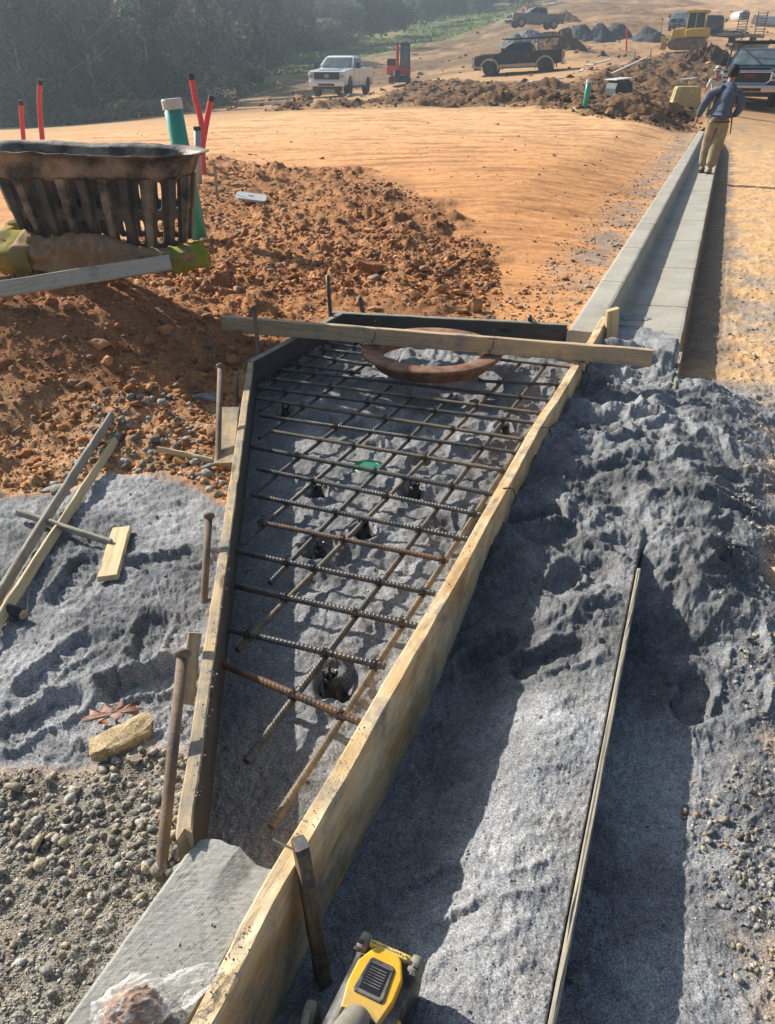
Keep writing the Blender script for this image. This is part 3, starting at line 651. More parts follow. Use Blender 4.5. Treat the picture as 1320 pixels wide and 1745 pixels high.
for i, (p, q) in enumerate(tw):
    for j, (a_, b_) in enumerate(lw):
        # crossing point in plan
        d1 = q - p; d2 = b_ - a_; den = d1.x * d2.y - d1.y * d2.x
        t = ((a_.x - p.x) * d2.y - (a_.y - p.y) * d2.x) / den; w_ = ((a_.x - p.x) * d1.y - (a_.y - p.y) * d1.x) / den
        if not (0 < t < 1 and 0 < w_ < 1): continue
        if (i + j) % 2 and i > 3: continue
        c = p + d1 * t; e1 = d1.normalized(); e2 = d2.normalized(); mb = MB()
        A = (e1 + e2).normalized(); B = (e1 - e2).normalized()
        for (dv, sg) in ((A, 1), (B, -1)):
            mb.tube([c + dv * .016 * math.cos(th) + Vector((0, 0, -.008 + .024 * math.sin(th))) for th in [k * math.pi / 5 for k in range(0, 11)]], .0018, 5)
        tip = Vector((rnd.uniform(-.01, .01), rnd.uniform(-.01, .01), .03))
        mb.tube([c + Vector((0, 0, .014)), c + tip * .7, c + tip + A * .008, c + tip * .8 + A * .016], .0017, 5); mb.build('tie_wire', M_WIRE, MAT)
# --- black plastic bar chairs
M_BLKP = plain('black_plastic', (.012, .012, .013), .45, 0, .3, 20, (.12, .12, .12), .15)
def chair(px, py, lab):
    p = at(px, py, -.03); zf = -.075
    t = empty('bar_chair', (p.x, p.y, zf), rnd.uniform(0, 3), lab, 'bar support', 'black plastic supports under the rebar')
    mb = MB(); mb.lathe([(.046, 0), (.045, .006), (.034, .01), (.027, .045), (.019, .075), (.016, .075), (.022, .045), (.03, .006), (.046, 0)], 16); mb.build('cone', M_BLKP, t, True)
    mb = MB()
    for k in range(4):
        an = k * math.pi / 2; c, s_ = math.cos(an), math.sin(an)
        mb.tube([(c * .016, s_ * .016, .074), (c * .022, s_ * .022, .088), (c * .017, s_ * .017, .098)], .0042, 6)
    mb.build('prong', M_BLKP, t)
    mb = MB()
    for k in range(6):
        an = k * math.pi / 3 + .3; c, s_ = math.cos(an), math.sin(an)
        mb.add([(c * .046, s_ * .046, 0), (c * .05 - s_ * .002, s_ * .05 + c * .002, .0), (c * .022, s_ * .022, .07), (c * .046 + s_ * .003, s_ * .046 - c * .003, 0)], [(0, 1, 2), (3, 2, 1), (0, 2, 3)])
    mb.build('fin', M_BLKP, t)
for (px, py, lab) in [(563, 1165, 'black plastic bar chair nearest the camera, under the second and first crossing bars'), (620, 905, 'black plastic bar chair beside the rusty orange crossbar'), (545, 945, 'black plastic bar chair left of the one by the rusty crossbar, in its own hole'),
                      (541, 842, 'black plastic bar chair below and left of the green lid'), (706, 838, 'black plastic bar chair right of the green lid'), (860, 738, 'black plastic bar chair near the right form board past the staple'), (487, 706, 'black plastic bar chair near the left form board'),
                      (610, 588, 'black plastic bar chair at the far end left of the ring')]: chair(px, py, lab)
# --- green lid in the sand
p = at(628, 800, -.045); gl = empty('drain_cover', (p.x, p.y, -.066), 0, 'round green plastic lid half buried in sand under the rebar', 'lid')
M_GRN = plain('green_plastic', (.02, .20, .10), .45, 0, .2, 10, (.2, .21, .21), .25)
mb = MB(); mb.lathe([(0, .040), (.06, .040), (.075, .037), (.08, .02), (.08, -.01)], 40); mb.build('disc', M_GRN, gl, True)
mb = MB(); mb.lathe([(.047, .0405), (.049, .0425), (.052, .0405)], 40); mb.build('raised_rim', M_GRN, gl, True)
# --- staples on the right form
for (px, py, l_) in [(862, 834, 'bent dark nail on the right form board nearer the camera'), (925, 730, 'bent dark nail on the right form board beyond the other')]:
    p = at(px, py, ZT); mb = MB(); mb.tube([p + Vector((-.012, .005, .002)), p + Vector((.012, .004, .005)), p + Vector((.030, -.006, .003)), p + Vector((.040, -.014, -.03)), p + Vector((.038, -.014, -.04))], .0025, 6)
    tag(mb.build('bent_nail', M_WIRE), l_, 'nail', 'bent nails on the right form')
mb = MB(); p = at(984, 622, ZT)
mb.tube([p + Vector((.0, -.01, .004)), p + Vector((.02, .01, .02)), p + Vector((.045, -.01, .012)), p + Vector((.05, -.03, -.03)), p + Vector((.035, -.035, -.045)), p + Vector((.02, -.03, -.02))], .004, 6)
tag(mb.build('wire_loop', M_WIRE), 'loop of thick wire over the right form board next to the cross plank', 'wire')
# --- round headed form stakes
def form_stake(top, bot, r, lab, mat=W_STAKE, holes=True, head=True, ztop=None):
    d = (top - bot); L = d.length
    q = d.to_track_quat('Z', 'Y'); M = q.to_matrix().to_4x4(); M.translation = bot
    t = empty('form_stake', label=lab, cat='stake', group='round headed form stakes', M=M)
    mb = MB(); mb.tube([(0, 0, -.12), (0, 0, -.02), (0, 0, L * .5), (0, 0, L - .004)], [r * .4, r, r, r], 14); mb.build('rod', mat, t, True)
    if head: mb = MB(); mb.lathe([(0, L + .010), (r * 1.1, L + .008), (r * 1.55, L + .002), (r * 1.6, L - .006), (r * 1.15, L - .012), (r, L - .016)], 18); mb.build('head', mat, t, True)
    if holes:
        for k in range(int(L / .07)):
            mb = MB(); z = L - .04 - k * .07; mb.tube([(-r * .2, -r - .0006, z), (-r * .2, -r + .001, z)], r * .28, 8); mb.build('nail_hole', M_WIRE, t)
    return t
M_STK = plain('dusty_rusty_stake', (.27, .19, .125), .85, .0, .4, 22, (.13, .10, .08), .55, .8, .003)
form_stake(at(311, 1112, .30), at(272, 1500, -.02), .0145, 'dusty round headed stake nearest the camera left of the split form end', M_STK)
form_stake(at(356, 878, .24), at(346, 1040, .0), .0130, 'round headed stake beside the middle of the left form board', M_STK)
form_stake(at(375, 624, .36), at(370, 825, .0), .0135, 'tall round headed stake in front of the short timber block', M_STK)
form_stake(at(403, 636, .18), atY(402, 690, 3.95), .012, 'short round headed stake behind the tall one near the left corner', M_STK, holes=False)
form_stake(at(433, 525, .34), at(440, 604, .12), .0135, 'pale headed stake in front of the left end of the cross plank', M_STK, holes=False)
form_stake(at(558, 468, .42), at(563, 540, .14), .014, 'dark round stake outside the far left corner of the form', M_DARKST, holes=False, head=False)
form_stake(at(612, 505, .24), at(618, 532, .13), .016, 'short leaning dark stake stub behind the far form board', M_DARKST, holes=False, head=False)
form_stake(at(902, 539, .19), at(904, 549, .14), .017, 'stake head just showing above the right half of the far form board', M_DARKST, holes=False, head=False)
# wooden stakes and blocks
def stick(name, p0, p1, w_, t_, mat, lab, cat, up=Vector((0, 0, 1)), grp=None, **k):
    return plank(name, p0, p1, t_, w_, mat, lab, cat, grp, up=up, **k)
# big leaning stake outside right form, nail through its top
top = at(512, 1437, .225); bot = at(548, 1655, -.15)
bs_ = empty('wooden_stake', (bot.x, bot.y, bot.z), 0, 'square timber stake with a nail in its top leaning against the right form board', 'stake'); bpy.context.view_layer.update()
o = plank('shaft', bot + (bot - top) * .12, top, .030, .042, wood('big_stake', (.42, .28, .10), (.16, .11, .06), dirt=(.09, .09, .095), dirt_amt=.75, stain=(.62, .44, .16), stain_amt=.3), up=Vector((.45, -.9, 0)), seg=8, seed=9)
o.parent = bs_; o.matrix_parent_inverse = bs_.matrix_world.inverted()
mb = MB(); p = at(465, 1430, .24); q = top + Vector((-.005, .0, -.03)); mb.tube([p, (p + q) / 2 + Vector((-.001, 0, 0)), q], [.0018, .0024, .0024], 8)
o = mb.build('nail', plain('bright_nail', (.5, .5, .5), .3, .9, .1, 30)); o.parent = bs_; o.matrix_parent_inverse = bs_.matrix_world.inverted()
stick('wooden_stake', at(318, 1200, .03), at(331, 1078, .20), .040, .020, W_FORM, 'flat short timber stake tucked between the left form board and nearest round stake', 'stake', up=Vector((1, .2, 0)), seg=6)
stick('timber_block', at(382, 795, .05) , at(393, 700, .13), .09, .045, W_FORM, 'short chunky timber block wedged against the outside of the left form board', 'timber block', up=Vector((1, .1, .0)), seg=6)
stick('wooden_stake', atY(1040, 590, 5.05), at(1043, 527, .26), .085, .035, W_PALE, 'wide pale timber stake standing at the kerb end behind the cross plank', 'stake', up=Vector((.95, .3, 0)), seg=6)
# offcuts on the left sand
def lie(px, py, dz=.01): 
    p = at(px, py, .02); z = gzm(p.x, p.y, .04); p = at(px, py, z + dz); return p
stick('lath', lie(-60, 1110, .02), at(192, 706, .13), .040, .016, W_OLD, 'long grey timber lath lying on the left sand, left one of the pair', 'lath', up=Vector((-.3, -.2, .9)), grp='long laths', seg=20, bow=.01)
stick('lath', lie(-30, 1100, .035), at(203, 740, .07), .038, .014, W_PALE, 'long pale freshly cut lath lying on the left sand, right one of the pair', 'lath', up=Vector((-.5, .1, .8)), grp='long laths', seg=20)
stick('lath', lie(30, 873, .035), lie(190, 925, .035), .03, .016, W_OLD, 'short grey strip of timber lying crosswise over the two long laths', 'lath', seg=8)
stick('timber_offcut', lie(184, 985, .02), lie(207, 902, .02), .074, .024, W_PALE, 'pale flat timber offcut lying by itself on the left sand', 'timber offcut', up=Vector((1, .3, .05)), seg=6)
stick('lath', lie(268, 765, .02), lie(362, 785, .02), .028, .012, W_PALE, 'short pale lath on the orange rubble left of the form', 'lath', seg=6)
p = lie(-60, 1010, .03); q = lie(40, 1048, .025)
hd = empty('tool_shaft', q, 0, 'round timber handle in a dark sleeve at the left edge of the sand', 'tool handle'); bpy.context.view_layer.update()
mb = MB(); mb.tube([p, q + (p - q) * .02], .019, 16); o = mb.build('sleeve', plain('black_sleeve', (.03, .028, .027), .5, 0, .3, 15, (.16, .15, .15), .3), None, True); o.parent = hd; o.matrix_parent_inverse = hd.matrix_world.inverted()
mb = MB(); mb.tube([q + (p - q) * .05, q], .0165, 16); o = mb.build('wooden_core', W_FORM, None, False); o.parent = hd; o.matrix_parent_inverse = hd.matrix_world.inverted()
# thin form along the gutter edge, top just proud of the sand
sw = [(KN.x * .0 + KD.x * s_, KN.y * .0 + KD.y * s_) for s_ in (.3, .8, 1.3, 1.9, 2.3, 2.58)]
sweep_board('form_board', sw, .016, .006, .19, W_GREY, 'thin grey form board buried in sand along the road side of the gutter', 'form board')['group'] = FBG
sw = [(KN.x * .0 + KD.x * s_, KN.y * .0 + KD.y * s_) for s_ in (4.55, 4.8, 5.25)]
sweep_board('form_board', sw, .02, .012, .19, W_GREY, 'short end of thin form board against the concrete gutter beyond the cross plank', 'form board')['group'] = FBG
# --- fresh concrete kerb and gutter
def conc(name, c0, c1, sp=(.2, .2, .19)):
    m, nt, bs = new_mat(name); v = coords(nt); v2 = coords(nt, (1.5, 14, 14))
    c = ramp(nt, noise(nt, v, 2.2, 6, .6), [(.3, c0), (.7, c1)])
    f = ramp(nt, noise(nt, v, 90, 3, .7), [(.25, (.72, .72, .72)), (.5, (1, 1, 1)), (.8, (1.2, 1.2, 1.2))]); c = mixc(nt, 1, c, f, 'MULTIPLY')
    f2 = ramp(nt, noise(nt, v2, 9, 4, .6), [(.3, (.86, .86, .86)), (.7, (1.1, 1.1, 1.1))]); c = mixc(nt, 1, c, f2, 'MULTIPLY')
    vo = N(nt, 'ShaderNodeTexVoronoi', Scale=30.0); nt.links.new(v, vo.inputs['Vector']); k = ramp(nt, vo.outputs['Distance'], [(.05, (1, 1, 1)), (.10, (0, 0, 0))]); c = mixc(nt, k, c, sp)
    nt.links.new(c, bs.inputs['Base Color']); bs.inputs['Roughness'].default_value = .9; bs.inputs['Specular IOR Level'].default_value = .25
    a = N(nt, 'ShaderNodeMath', operation='ADD'); nt.links.new(noise(nt, v, 120, 4, .7), a.inputs[0]); nt.links.new(noise(nt, v2, 14, 3), a.inputs[1]); bump(nt, bs, a.outputs[0], .5, .003); return m
M_CONC = conc('fresh_concrete', (.34, .315, .265), (.47, .44, .375)); M_SLAB = conc('brushed_concrete', (.25, .245, .225), (.34, .33, .30), (.13, .13, .12))
prof = [(-.70, -.25), (-.70, .135), (-.69, .147), (-.675, .15), (-.535, .15), (-.517, .145), (-.506, .13), (-.475, .005), (-.462, -.012), (-.44, -.02), (-.03, .0), (-.008, -.002), (0, -.012), (0, -.25)]
KL = []; s_ = 5.0; V = []; F = []
joints = [5.0 + 1.52 * k for k in range(0, 15)]
st = []
for j in joints:
    st += [(j + .012, 0)] + [(j + .15 * q_, 0) for q_ in range(1, 10)] + [ (j + 1.506, 0), (j + 1.509, .012), (j + 1.521, .012)]
for (s_, dn) in st:
    jn = random.Random(int(s_ * 50)).gauss(0, .0016)
    for (u_, z_) in prof:
        uu = u_ + (dn if u_ < -.6 else -dn if u_ > -.01 else 0); zz = z_ - (dn if z_ > -.2 else 0)
        p = kp(uu + jn, s_ ); V.append((p.x, p.y, zz + float(kz(s_))))
n = len(prof)
for i in range(len(st) - 1):
    for k in range(n - 1): F.append((i * n + k, i * n + k + 1, (i + 1) * n + k + 1, (i + 1) * n + k))
F.append(tuple(range(n - 1, -1, -1))); F.append(tuple((len(st) - 1) * n + k for k in range(n)))
tag(mesh_obj('kerb', V, F, M_CONC), kind='structure')
# --- concrete block between the near form ends
sl = [at(100, 1745, .125), at(332, 1425, .125), at(395, 1422, .125), at(430, 1434, .125), at(470, 1468, .125)]
r0 = Vector((-.262, 1.03, .125)); r1 = Vector((-.375, .73, .125)); r2 = Vector((-.50, .42, .125)); l0 = sl[0] + (sl[0] - sl[1]) * .9
nA, nB = 56, 34; V = []; F = []; rr = random.Random(5)
L0, L1 = l0, sl[1]; R0, R1 = r2 + Vector((-.004, 0, 0)), Vector((-.240, 1.095, .125))
fe = [0, .012, .016, .010, .012, .0, -.010, -.012, -.005]
for i in range(nA + 1):
    t = i / nA
    for j in range(nB + 1):
        w_ = j / nB; a_ = L0.lerp(L1, t); b_ = R0.lerp(R1, t); p = a_.lerp(b_, w_)
        z = .125 - .004
        if t > .93:
            k = (t - .93) / .07; kk = w_ * (len(fe) - 1); e = fe[int(kk)] * (1 - kk % 1) + fe[min(len(fe) - 1, int(kk) + 1)] * (kk % 1)
            p = p + (L1 - L0).normalized() * e * k; z -= .010 * k * k
        if w_ > .5 and t > .8: z -= .018 * min(1, (w_ - .5) * 4) * min(1, (t - .8) * 8)
        if w_ < .05: z -= .012 * (1 - w_ / .05)
        V.append((p.x, p.y, z))
X = np.array(V); X[:, 2] += fbm(X[:, 0], X[:, 1], 12, 4, .6) * .0035 + fbm(X[:, 0] * .9 + X[:, 1] * .36, X[:, 1] * .1, 60, 2) * .0018
V = [tuple(v) for v in X]
for i in range(nA):
    for j in range(nB): a_ = i * (nB + 1) + j; F.append((a_, a_ + 1, a_ + nB + 2, a_ + nB + 1))
bd = [i * (nB + 1) for i in range(nA, -1, -1)] + list(range(1, nB + 1)) + [i * (nB + 1) + nB for i in range(1, nA + 1)] + [nA * (nB + 1) + j for j in range(nB - 1, -1, -1)]
low = []
for k, b_ in enumerate(bd[:-1] if bd[0] == bd[-1] else bd):
    v = V[b_]; low.append(len(V)); V.append((v[0] + rr.uniform(-.006, .006), v[1] + rr.uniform(-.004, .004), -.14))
bb = bd[:-1] if bd[0] == bd[-1] else bd
for k in range(len(bb)): k2 = (k + 1) % len(bb); F.append((bb[k], bb[k2], low[k2], low[k]))
tag(mesh_obj('concrete_slab', V, F, M_SLAB), 'rough brushed concrete slab with a broken far edge beside the near end of the right form board', 'concrete slab')
# ================================================================== LOOSE STONE AND CLODS
def proj(X, Y, Z):
    z = Z - CH; d = Y * cP - z * sP; up = Y * sP + z * cP
    d = np.where(d > .05, d, np.nan); return 660 + FPX * X / d, 872.5 - FPX * up / d
GU, GV = proj(GX, GY, GZ)
fGX, fGY, fGZ, fGU, fGV = [a.ravel() for a in (GX, GY, GZ, GU, GV)]
INF = (fGU > -60) & (fGU < 1400) & (fGV > -40) & (fGV < 1820)
def hit(px, py):
    d = (fGU - px) ** 2 + (fGV - py) ** 2; d = np.where(np.isnan(d), 1e9, d); i = int(np.argmin(d)); m = d < d[i] + 9
    j = np.where(m)[0]; j = j[np.argmin(fGY[j])]; return Vector((fGX[j], fGY[j], fGZ[j]))
def hull_variant(seed, n):
    rs = np.random.RandomState(seed); bm = bmesh.new(); ax = np.array([rs.uniform(.9, 1.35), rs.uniform(.7, 1.0), rs.uniform(.5, .8)])
    for k in range(n):
        d = rs.randn(3); d /= np.linalg.norm(d); bm.verts.new(tuple(d * ax * rs.uniform(.8, 1.05)))
    r = bmesh.ops.convex_hull(bm, input=bm.verts); bmesh.ops.delete(bm, geom=[g for g in r['geom_interior'] if isinstance(g, bmesh.types.BMVert)], context='VERTS'); bmesh.ops.triangulate(bm, faces=bm.faces); bm.verts.index_update()
    V = np.array([v.co[:] for v in bm.verts]); F = np.array([[v.index for v in f.verts] for f in bm.faces]); bm.free(); return V, F
def rock_variant(seed, sub=1, rough=.28, flat=.75):
    bm = bmesh.new(); bmesh.ops.create_icosphere(bm, subdivisions=sub, radius=1); rs = np.random.RandomState(seed)
    V = np.array([v.co[:] for v in bm.verts]); F = np.array([[v.index for v in f.verts] for f in bm.faces]); bm.free()
    # facets: cut by random planes
    for k in range(14):
        n = rs.randn(3); n /= np.linalg.norm(n); d = rs.uniform(.42, .85); q = V @ n; V = np.where((q > d)[:, None], V - (q - d)[:, None] * n, V)
    V *= 1 + rs.uniform(-rough, rough, (len(V), 1)) * .35; V[:, 0] *= rs.uniform(.9, 1.3); V[:, 2] *= flat
    return V, F
RV1 = [hull_variant(i, 9 + i % 4) for i in range(12)]; RV2 = [hull_variant(20 + i, 15 + i % 6) for i in range(12)]; RV3 = [rock_variant(40 + i, 3, .12) for i in range(6)]
def scatter(name, idx, sizes, cols, kind='stuff', seed=1, variants=None, sink=.25, mat=None):
    rs = np.random.RandomState(seed); VV = []; FF = []; CC = []; n0 = 0; variants = variants or RV1
    which = rs.randint(0, len(variants), len(idx)); ang = rs.rand(len(idx)) * 6.283; tilt = rs.randn(len(idx)) * .35
    for v, (V, F) in enumerate(variants):
        k = np.where(which == v)[0]
        if not len(k): continue
        i = idx[k]; ca, sa = np.cos(ang[k])[:, None], np.sin(ang[k])[:, None]; ct, st = np.cos(tilt[k])[:, None], np.sin(tilt[k])[:, None]
        X = V[:, 0][None]; Yv = V[:, 1][None]; Zv = V[:, 2][None]
        y1 = Yv * ct - Zv * st; z1 = Yv * st + Zv * ct; x2 = X * ca - y1 * sa; y2 = X * sa + y1 * ca; s = sizes[k][:, None]
        P = np.stack([fGX[i][:, None] + x2 * s, fGY[i][:, None] + y2 * s, fGZ[i][:, None] + (z1 + .5 - sink * 1.6) * s], -1).reshape(-1, 3)
        VV.append(P); FF.append((F[None] + (np.arange(len(k)) * len(V))[:, None, None] + n0).reshape(-1, 3)); n0 += len(P)
        CC.append(np.repeat(cols[k], len(V), 0))
    V = np.concatenate(VV); F = np.concatenate(FF); me = bpy.data.meshes.new(name)
    me.vertices.add(len(V)); me.vertices.foreach_set('co', V.astype(np.float32).ravel()); me.loops.add(F.size); me.loops.foreach_set('vertex_index', F.ravel().astype(np.int32))
    me.polygons.add(len(F)); me.polygons.foreach_set('loop_start', np.arange(0, F.size, 3, dtype=np.int32)); me.polygons.foreach_set('loop_total', np.full(len(F), 3, dtype=np.int32)); me.update(calc_edges=True)
    set_col(me, np.concatenate(CC)); me.materials.append(mat or M_ROCK); o = bpy.data.objects.new(name, me); C.objects.link(o)
    return tag(o, kind=kind)
M_ROCK = earth_mat('loose_stone', .4)
def sdp(poly): return sdpoly(fGX, fGY, poly)
rs = np.random.RandomState(3)
def pick(mask, n, rs=rs):
    i = np.where(mask & INF)[0]
    return rs.choice(i, min(n, len(i)), replace=False) if len(i) else i
def palette(n, cols, var=.25, rs=rs):
    c = np.array(cols)[rs.randint(0, len(cols), n)]; return np.clip(c * (1 + rs.uniform(-var, var, (n, 1))), .01, 1)
def sz(n, med, sig, mx, rs=rs): return np.minimum(med * np.exp(rs.randn(n) * sig), mx)
REDS = [(.40, .175, .07), (.33, .14, .06), (.45, .22, .09), (.27, .12, .06), (.36, .20, .11), (.26, .17, .12)]
GREYS = [(.30, .28, .24), (.25, .24, .22), (.36, .34, .30), (.22, .20, .17), (.33, .28, .2)]
BROWNS = [(.09, .05, .028), (.065, .036, .021), (.12, .066, .036), (.11, .05, .025)]
I_ = GI; sd_clod = sdp(CLOD); outside = (I_['pit'] < .1) & (I_['sand'] < .25)
nearw = np.clip(fGY, 1, 12)
i = pick((sd_clod < .12) & outside & (fGY < 7), 11000); scatter('clay_clods', i, sz(len(i), .0065, .62, .04) * (.7 + .1 * fGY[i]), palette(len(i), REDS), seed=4)
i = pick((sd_clod < .1) & outside & (fGY >= 6), 8000); scatter('clay_clods', i, sz(len(i), .016, .6, .07), palette(len(i), REDS), seed=5)
i = pick((sd_clod < -.1) & outside & (fGY < 9) & (fGY > 3.2), 260); scatter('clay_clods', i, sz(len(i), .030, .35, .07), palette(len(i), REDS), seed=6, variants=RV2)
i = pick((sd_clod < .1) & outside & (fGY < 3.9) & (fGX > -1.5), 420); scatter('grey_stones', i, sz(len(i), .013, .5, .04), palette(len(i), GREYS), seed=16, variants=RV2)
m = (fGY < 1.95) & (fGX < .1) & (I_['sandL'] < .5) & (I_['pit'] < .05) & (GI['u'] < -.62)
i = pick(m, 12000); scatter('gravel', i, sz(len(i), .0026, .55, .010), palette(len(i), GREYS, .3), seed=7)
i = pick(m, 210); scatter('gravel', i, sz(len(i), .0085, .35, .018), palette(len(i), GREYS, .2), seed=8, variants=RV2, sink=.12)
ml = m & (fGY > 1.15)& (fGY < 1.75) & (fGX > -1.15)
i = pick(ml, 280); scatter('gravel', i, sz(len(i), .011, .32, .026), palette(len(i), GREYS, .2), seed=9, variants=RV2, sink=.08)
m = (GI['u'] > .30 + .25 * fbm(fGX, fGY, 1.7, 4, .6, 44)) & (GI['u'] < 1.7) & (fGY < 9) & (fbm(fGX, fGY, 2.2, 5, .65, 40) + rs.rand(len(fGX)) * .5 > I_['sand'] * .45 - .0)
i = pick(m, 4600); scatter('roadside_stones', i, sz(len(i), .0042, .65, .018), palette(len(i), GREYS + [(.4, .3, .2)]), seed=10)
i = pick(m & (fGY < 6), 90); scatter('roadside_stones', i, sz(len(i), .012, .35, .026), palette(len(i), GREYS), seed=11, variants=RV2, sink=.1)
m = (I_['sand'] > .5) & (fGY < 5)
i = pick(m, 2600); scatter('sand_pebbles', i, sz(len(i), .0030, .5, .011), palette(len(i), [(.24, .25, .27), (.18, .19, .2), (.32, .31, .29)]), seed=12)
m = (GI['u'] < -.72) & (GI['u'] > -1.3) & (fGY > 5) & (fGY < 24)
i = pick(m, 1200); scatter('kerbside_stones', i, sz(len(i), .012, .45, .04), palette(len(i), GREYS + REDS), seed=13)
i = pick((sdp(PAD) < 0) & (fGY < 24), 500); scatter('pad_clods', i, sz(len(i), .016, .5, .06), palette(len(i), REDS), seed=17)
sdb = sdp(BERM)
i = pick((sdb < .4) & (fGY > 22), 6000); scatter('spoil_clods', i, sz(len(i), .038, .7, .22), palette(len(i), BROWNS), seed=14)
i = pick((fGY > 45) & (fGY < 150) & (sdp(GRASS) > 0) & (sdp(WOODF) > 0), 500); scatter('hill_clods', i, sz(len(i), .14, .5, .5), palette(len(i), BROWNS + REDS), seed=15)
# sand and mud crumbs lying on the timbers and the slab
def crumbs(name, segs, n, half, z, med, seed, cols):
    global fGX, fGY, fGZ
    r_ = np.random.RandomState(seed); P = np.array(segs); k = r_.randint(0, len(P) - 1, n); t = r_.rand(n)[:, None]; q = P[k] * (1 - t) + P[k + 1] * t
    d = P[k + 1] - P[k]; d /= np.linalg.norm(d, axis=1)[:, None]; nn = np.stack([d[:, 1], -d[:, 0]], 1); o_ = (r_.rand(n) * 2 * half)[:, None]; q = q + nn * o_
    keep = fbm(q[:, 0], q[:, 1], 6, 3) + r_.rand(n) * .6 > .25; q = q[keep]; sv = (fGX, fGY, fGZ); fGX, fGY, fGZ = q[:, 0], q[:, 1], np.full(len(q), z)
    scatter(name, np.arange(len(q)), sz(len(q), med, .55, med * 3.5, r_), palette(len(q), cols, .3, r_), seed=seed, sink=.2); fGX, fGY, fGZ = sv
SC_ = [(.22, .215, .2), (.17, .165, .155), (.3, .29, .26)]
crumbs('sand_crumbs', RB, 2600, .021, ZT, .0011, 61, SC_)
crumbs('sand_crumbs', [(-.462, 1.2), (-.80, 4.2)], 1500, .016, ZT, .0011, 62, SC_)
crumbs('sand_crumbs', [(-.60, .50), (-.47, .8), (-.355, 1.05)], 500, .07, .1235, .0011, 63, SC_)
# single big ones
def big_rock(px, py, size, sq, col, lab, cat='rock', name='rock', var=0, lift=.25, rz=0.0, dep=None, name_flat=False):
    p = hit(px, py); V, F = RV3[var % len(RV3)]; V = V * np.array(size) ; X = V.copy()
    nz = fbm(V[:, 0] + V[:, 2] * .7 + px, V[:, 1] + V[:, 2], 18, 3) ; ln = np.linalg.norm(V, axis=1, keepdims=True) + 1e-6; X = V * (1 + .35 * nz[:, None]); X = np.sign(V) * np.abs(V / np.array(size)) ** .62 * np.array(size) * (1 + .28 * nz[:, None]) + (rz * 0) if name_flat else X; X = np.where(False and (X[:, 2:3] > size[2] * .45), X * np.array([1, 1, 0]) + np.array([0, 0, size[2] * .45]) + X * np.array([0, 0, .12]), X)
    c, s = math.cos(rz), math.sin(rz); X = np.stack([X[:, 0] * c - X[:, 1] * s, X[:, 0] * s + X[:, 1] * c, X[:, 2]], 1)
    o = mesh_obj(name, X, [tuple(int(a) for a in f) for f in F], M_ROCK); set_col(o.data, palette(len(X), [col], .0) * (1 + .3 * fbm(V[:, 0], V[:, 1], 14, 3)[:, None]))
    o.location = p + Vector((0, 0, size[2] * lift)); return tag(o, lab, cat)
big_rock(635, 462, (.17, .12, .13), 0, (.33, .15, .08), 'largest dark red clod standing up from the clay rubble behind the form', 'clod', 'clod', 0)
big_rock(806, 525, (.095, .08, .10), 0, (.42, .23, .11), 'rounded brown clod close behind the far form board, right one of two', 'clod', 'clod', 1)
big_rock(775, 530, (.085, .06, .055), 0, (.47, .25, .12), 'broken orange clod close behind the far form board, left one of two', 'clod', 'clod', 2)
big_rock(640, 525, (.05, .04, .04), 0, (.47, .26, .13), 'small orange clod behind the cross plank near the dark stake stub', 'clod', 'clod', 3)
big_rock(352, 678, (.085, .06, .045), 0, (.24, .245, .245), 'bluish grey rock lying left of the tall round headed stake', 'rock', 'rock', 4)
big_rock(170, 590, (.06, .05, .045), 0, (.45, .24, .13), 'pale brown clod on the slope of the spoil mound', 'clod', 'clod', 5)
big_rock(305, 786, (.032, .026, .028), 0, (.55, .27, .09), 'small bright orange clod beside the short pale lath', 'clod', 'clod', 2)
big_rock(98, 835, (.055, .035, .022), 0, (.30, .28, .26), 'flat grey rock beside the long laths', 'rock', 'rock', 3)
o = big_rock(204, 1268, (.118, .062, .040), 0, (.42, .32, .19), 'flat orange stained lump of broken concrete below the brown leaf', 'rubble', 'broken_concrete', 1, .45, rz=.55, name_flat=True)
big_rock(232, 1300, (.026, .022, .018), 0, (.36, .31, .23), 'chunky pale stone just right of the stained broken concrete', 'rock', 'rock', 0, .5)
big_rock(1258, 930, (.030, .024, .02), 0, (.25, .255, .26), 'grey sandy stone in the roadside dust right of the sand heap', 'rock', 'rock', 2, .5)
big_rock(985, 1672, (.028, .024, .024), 0, (.19, .195, .2), 'damp crumbling lump in the shade right of the thin form board', 'rock', 'rock', 5, .4)
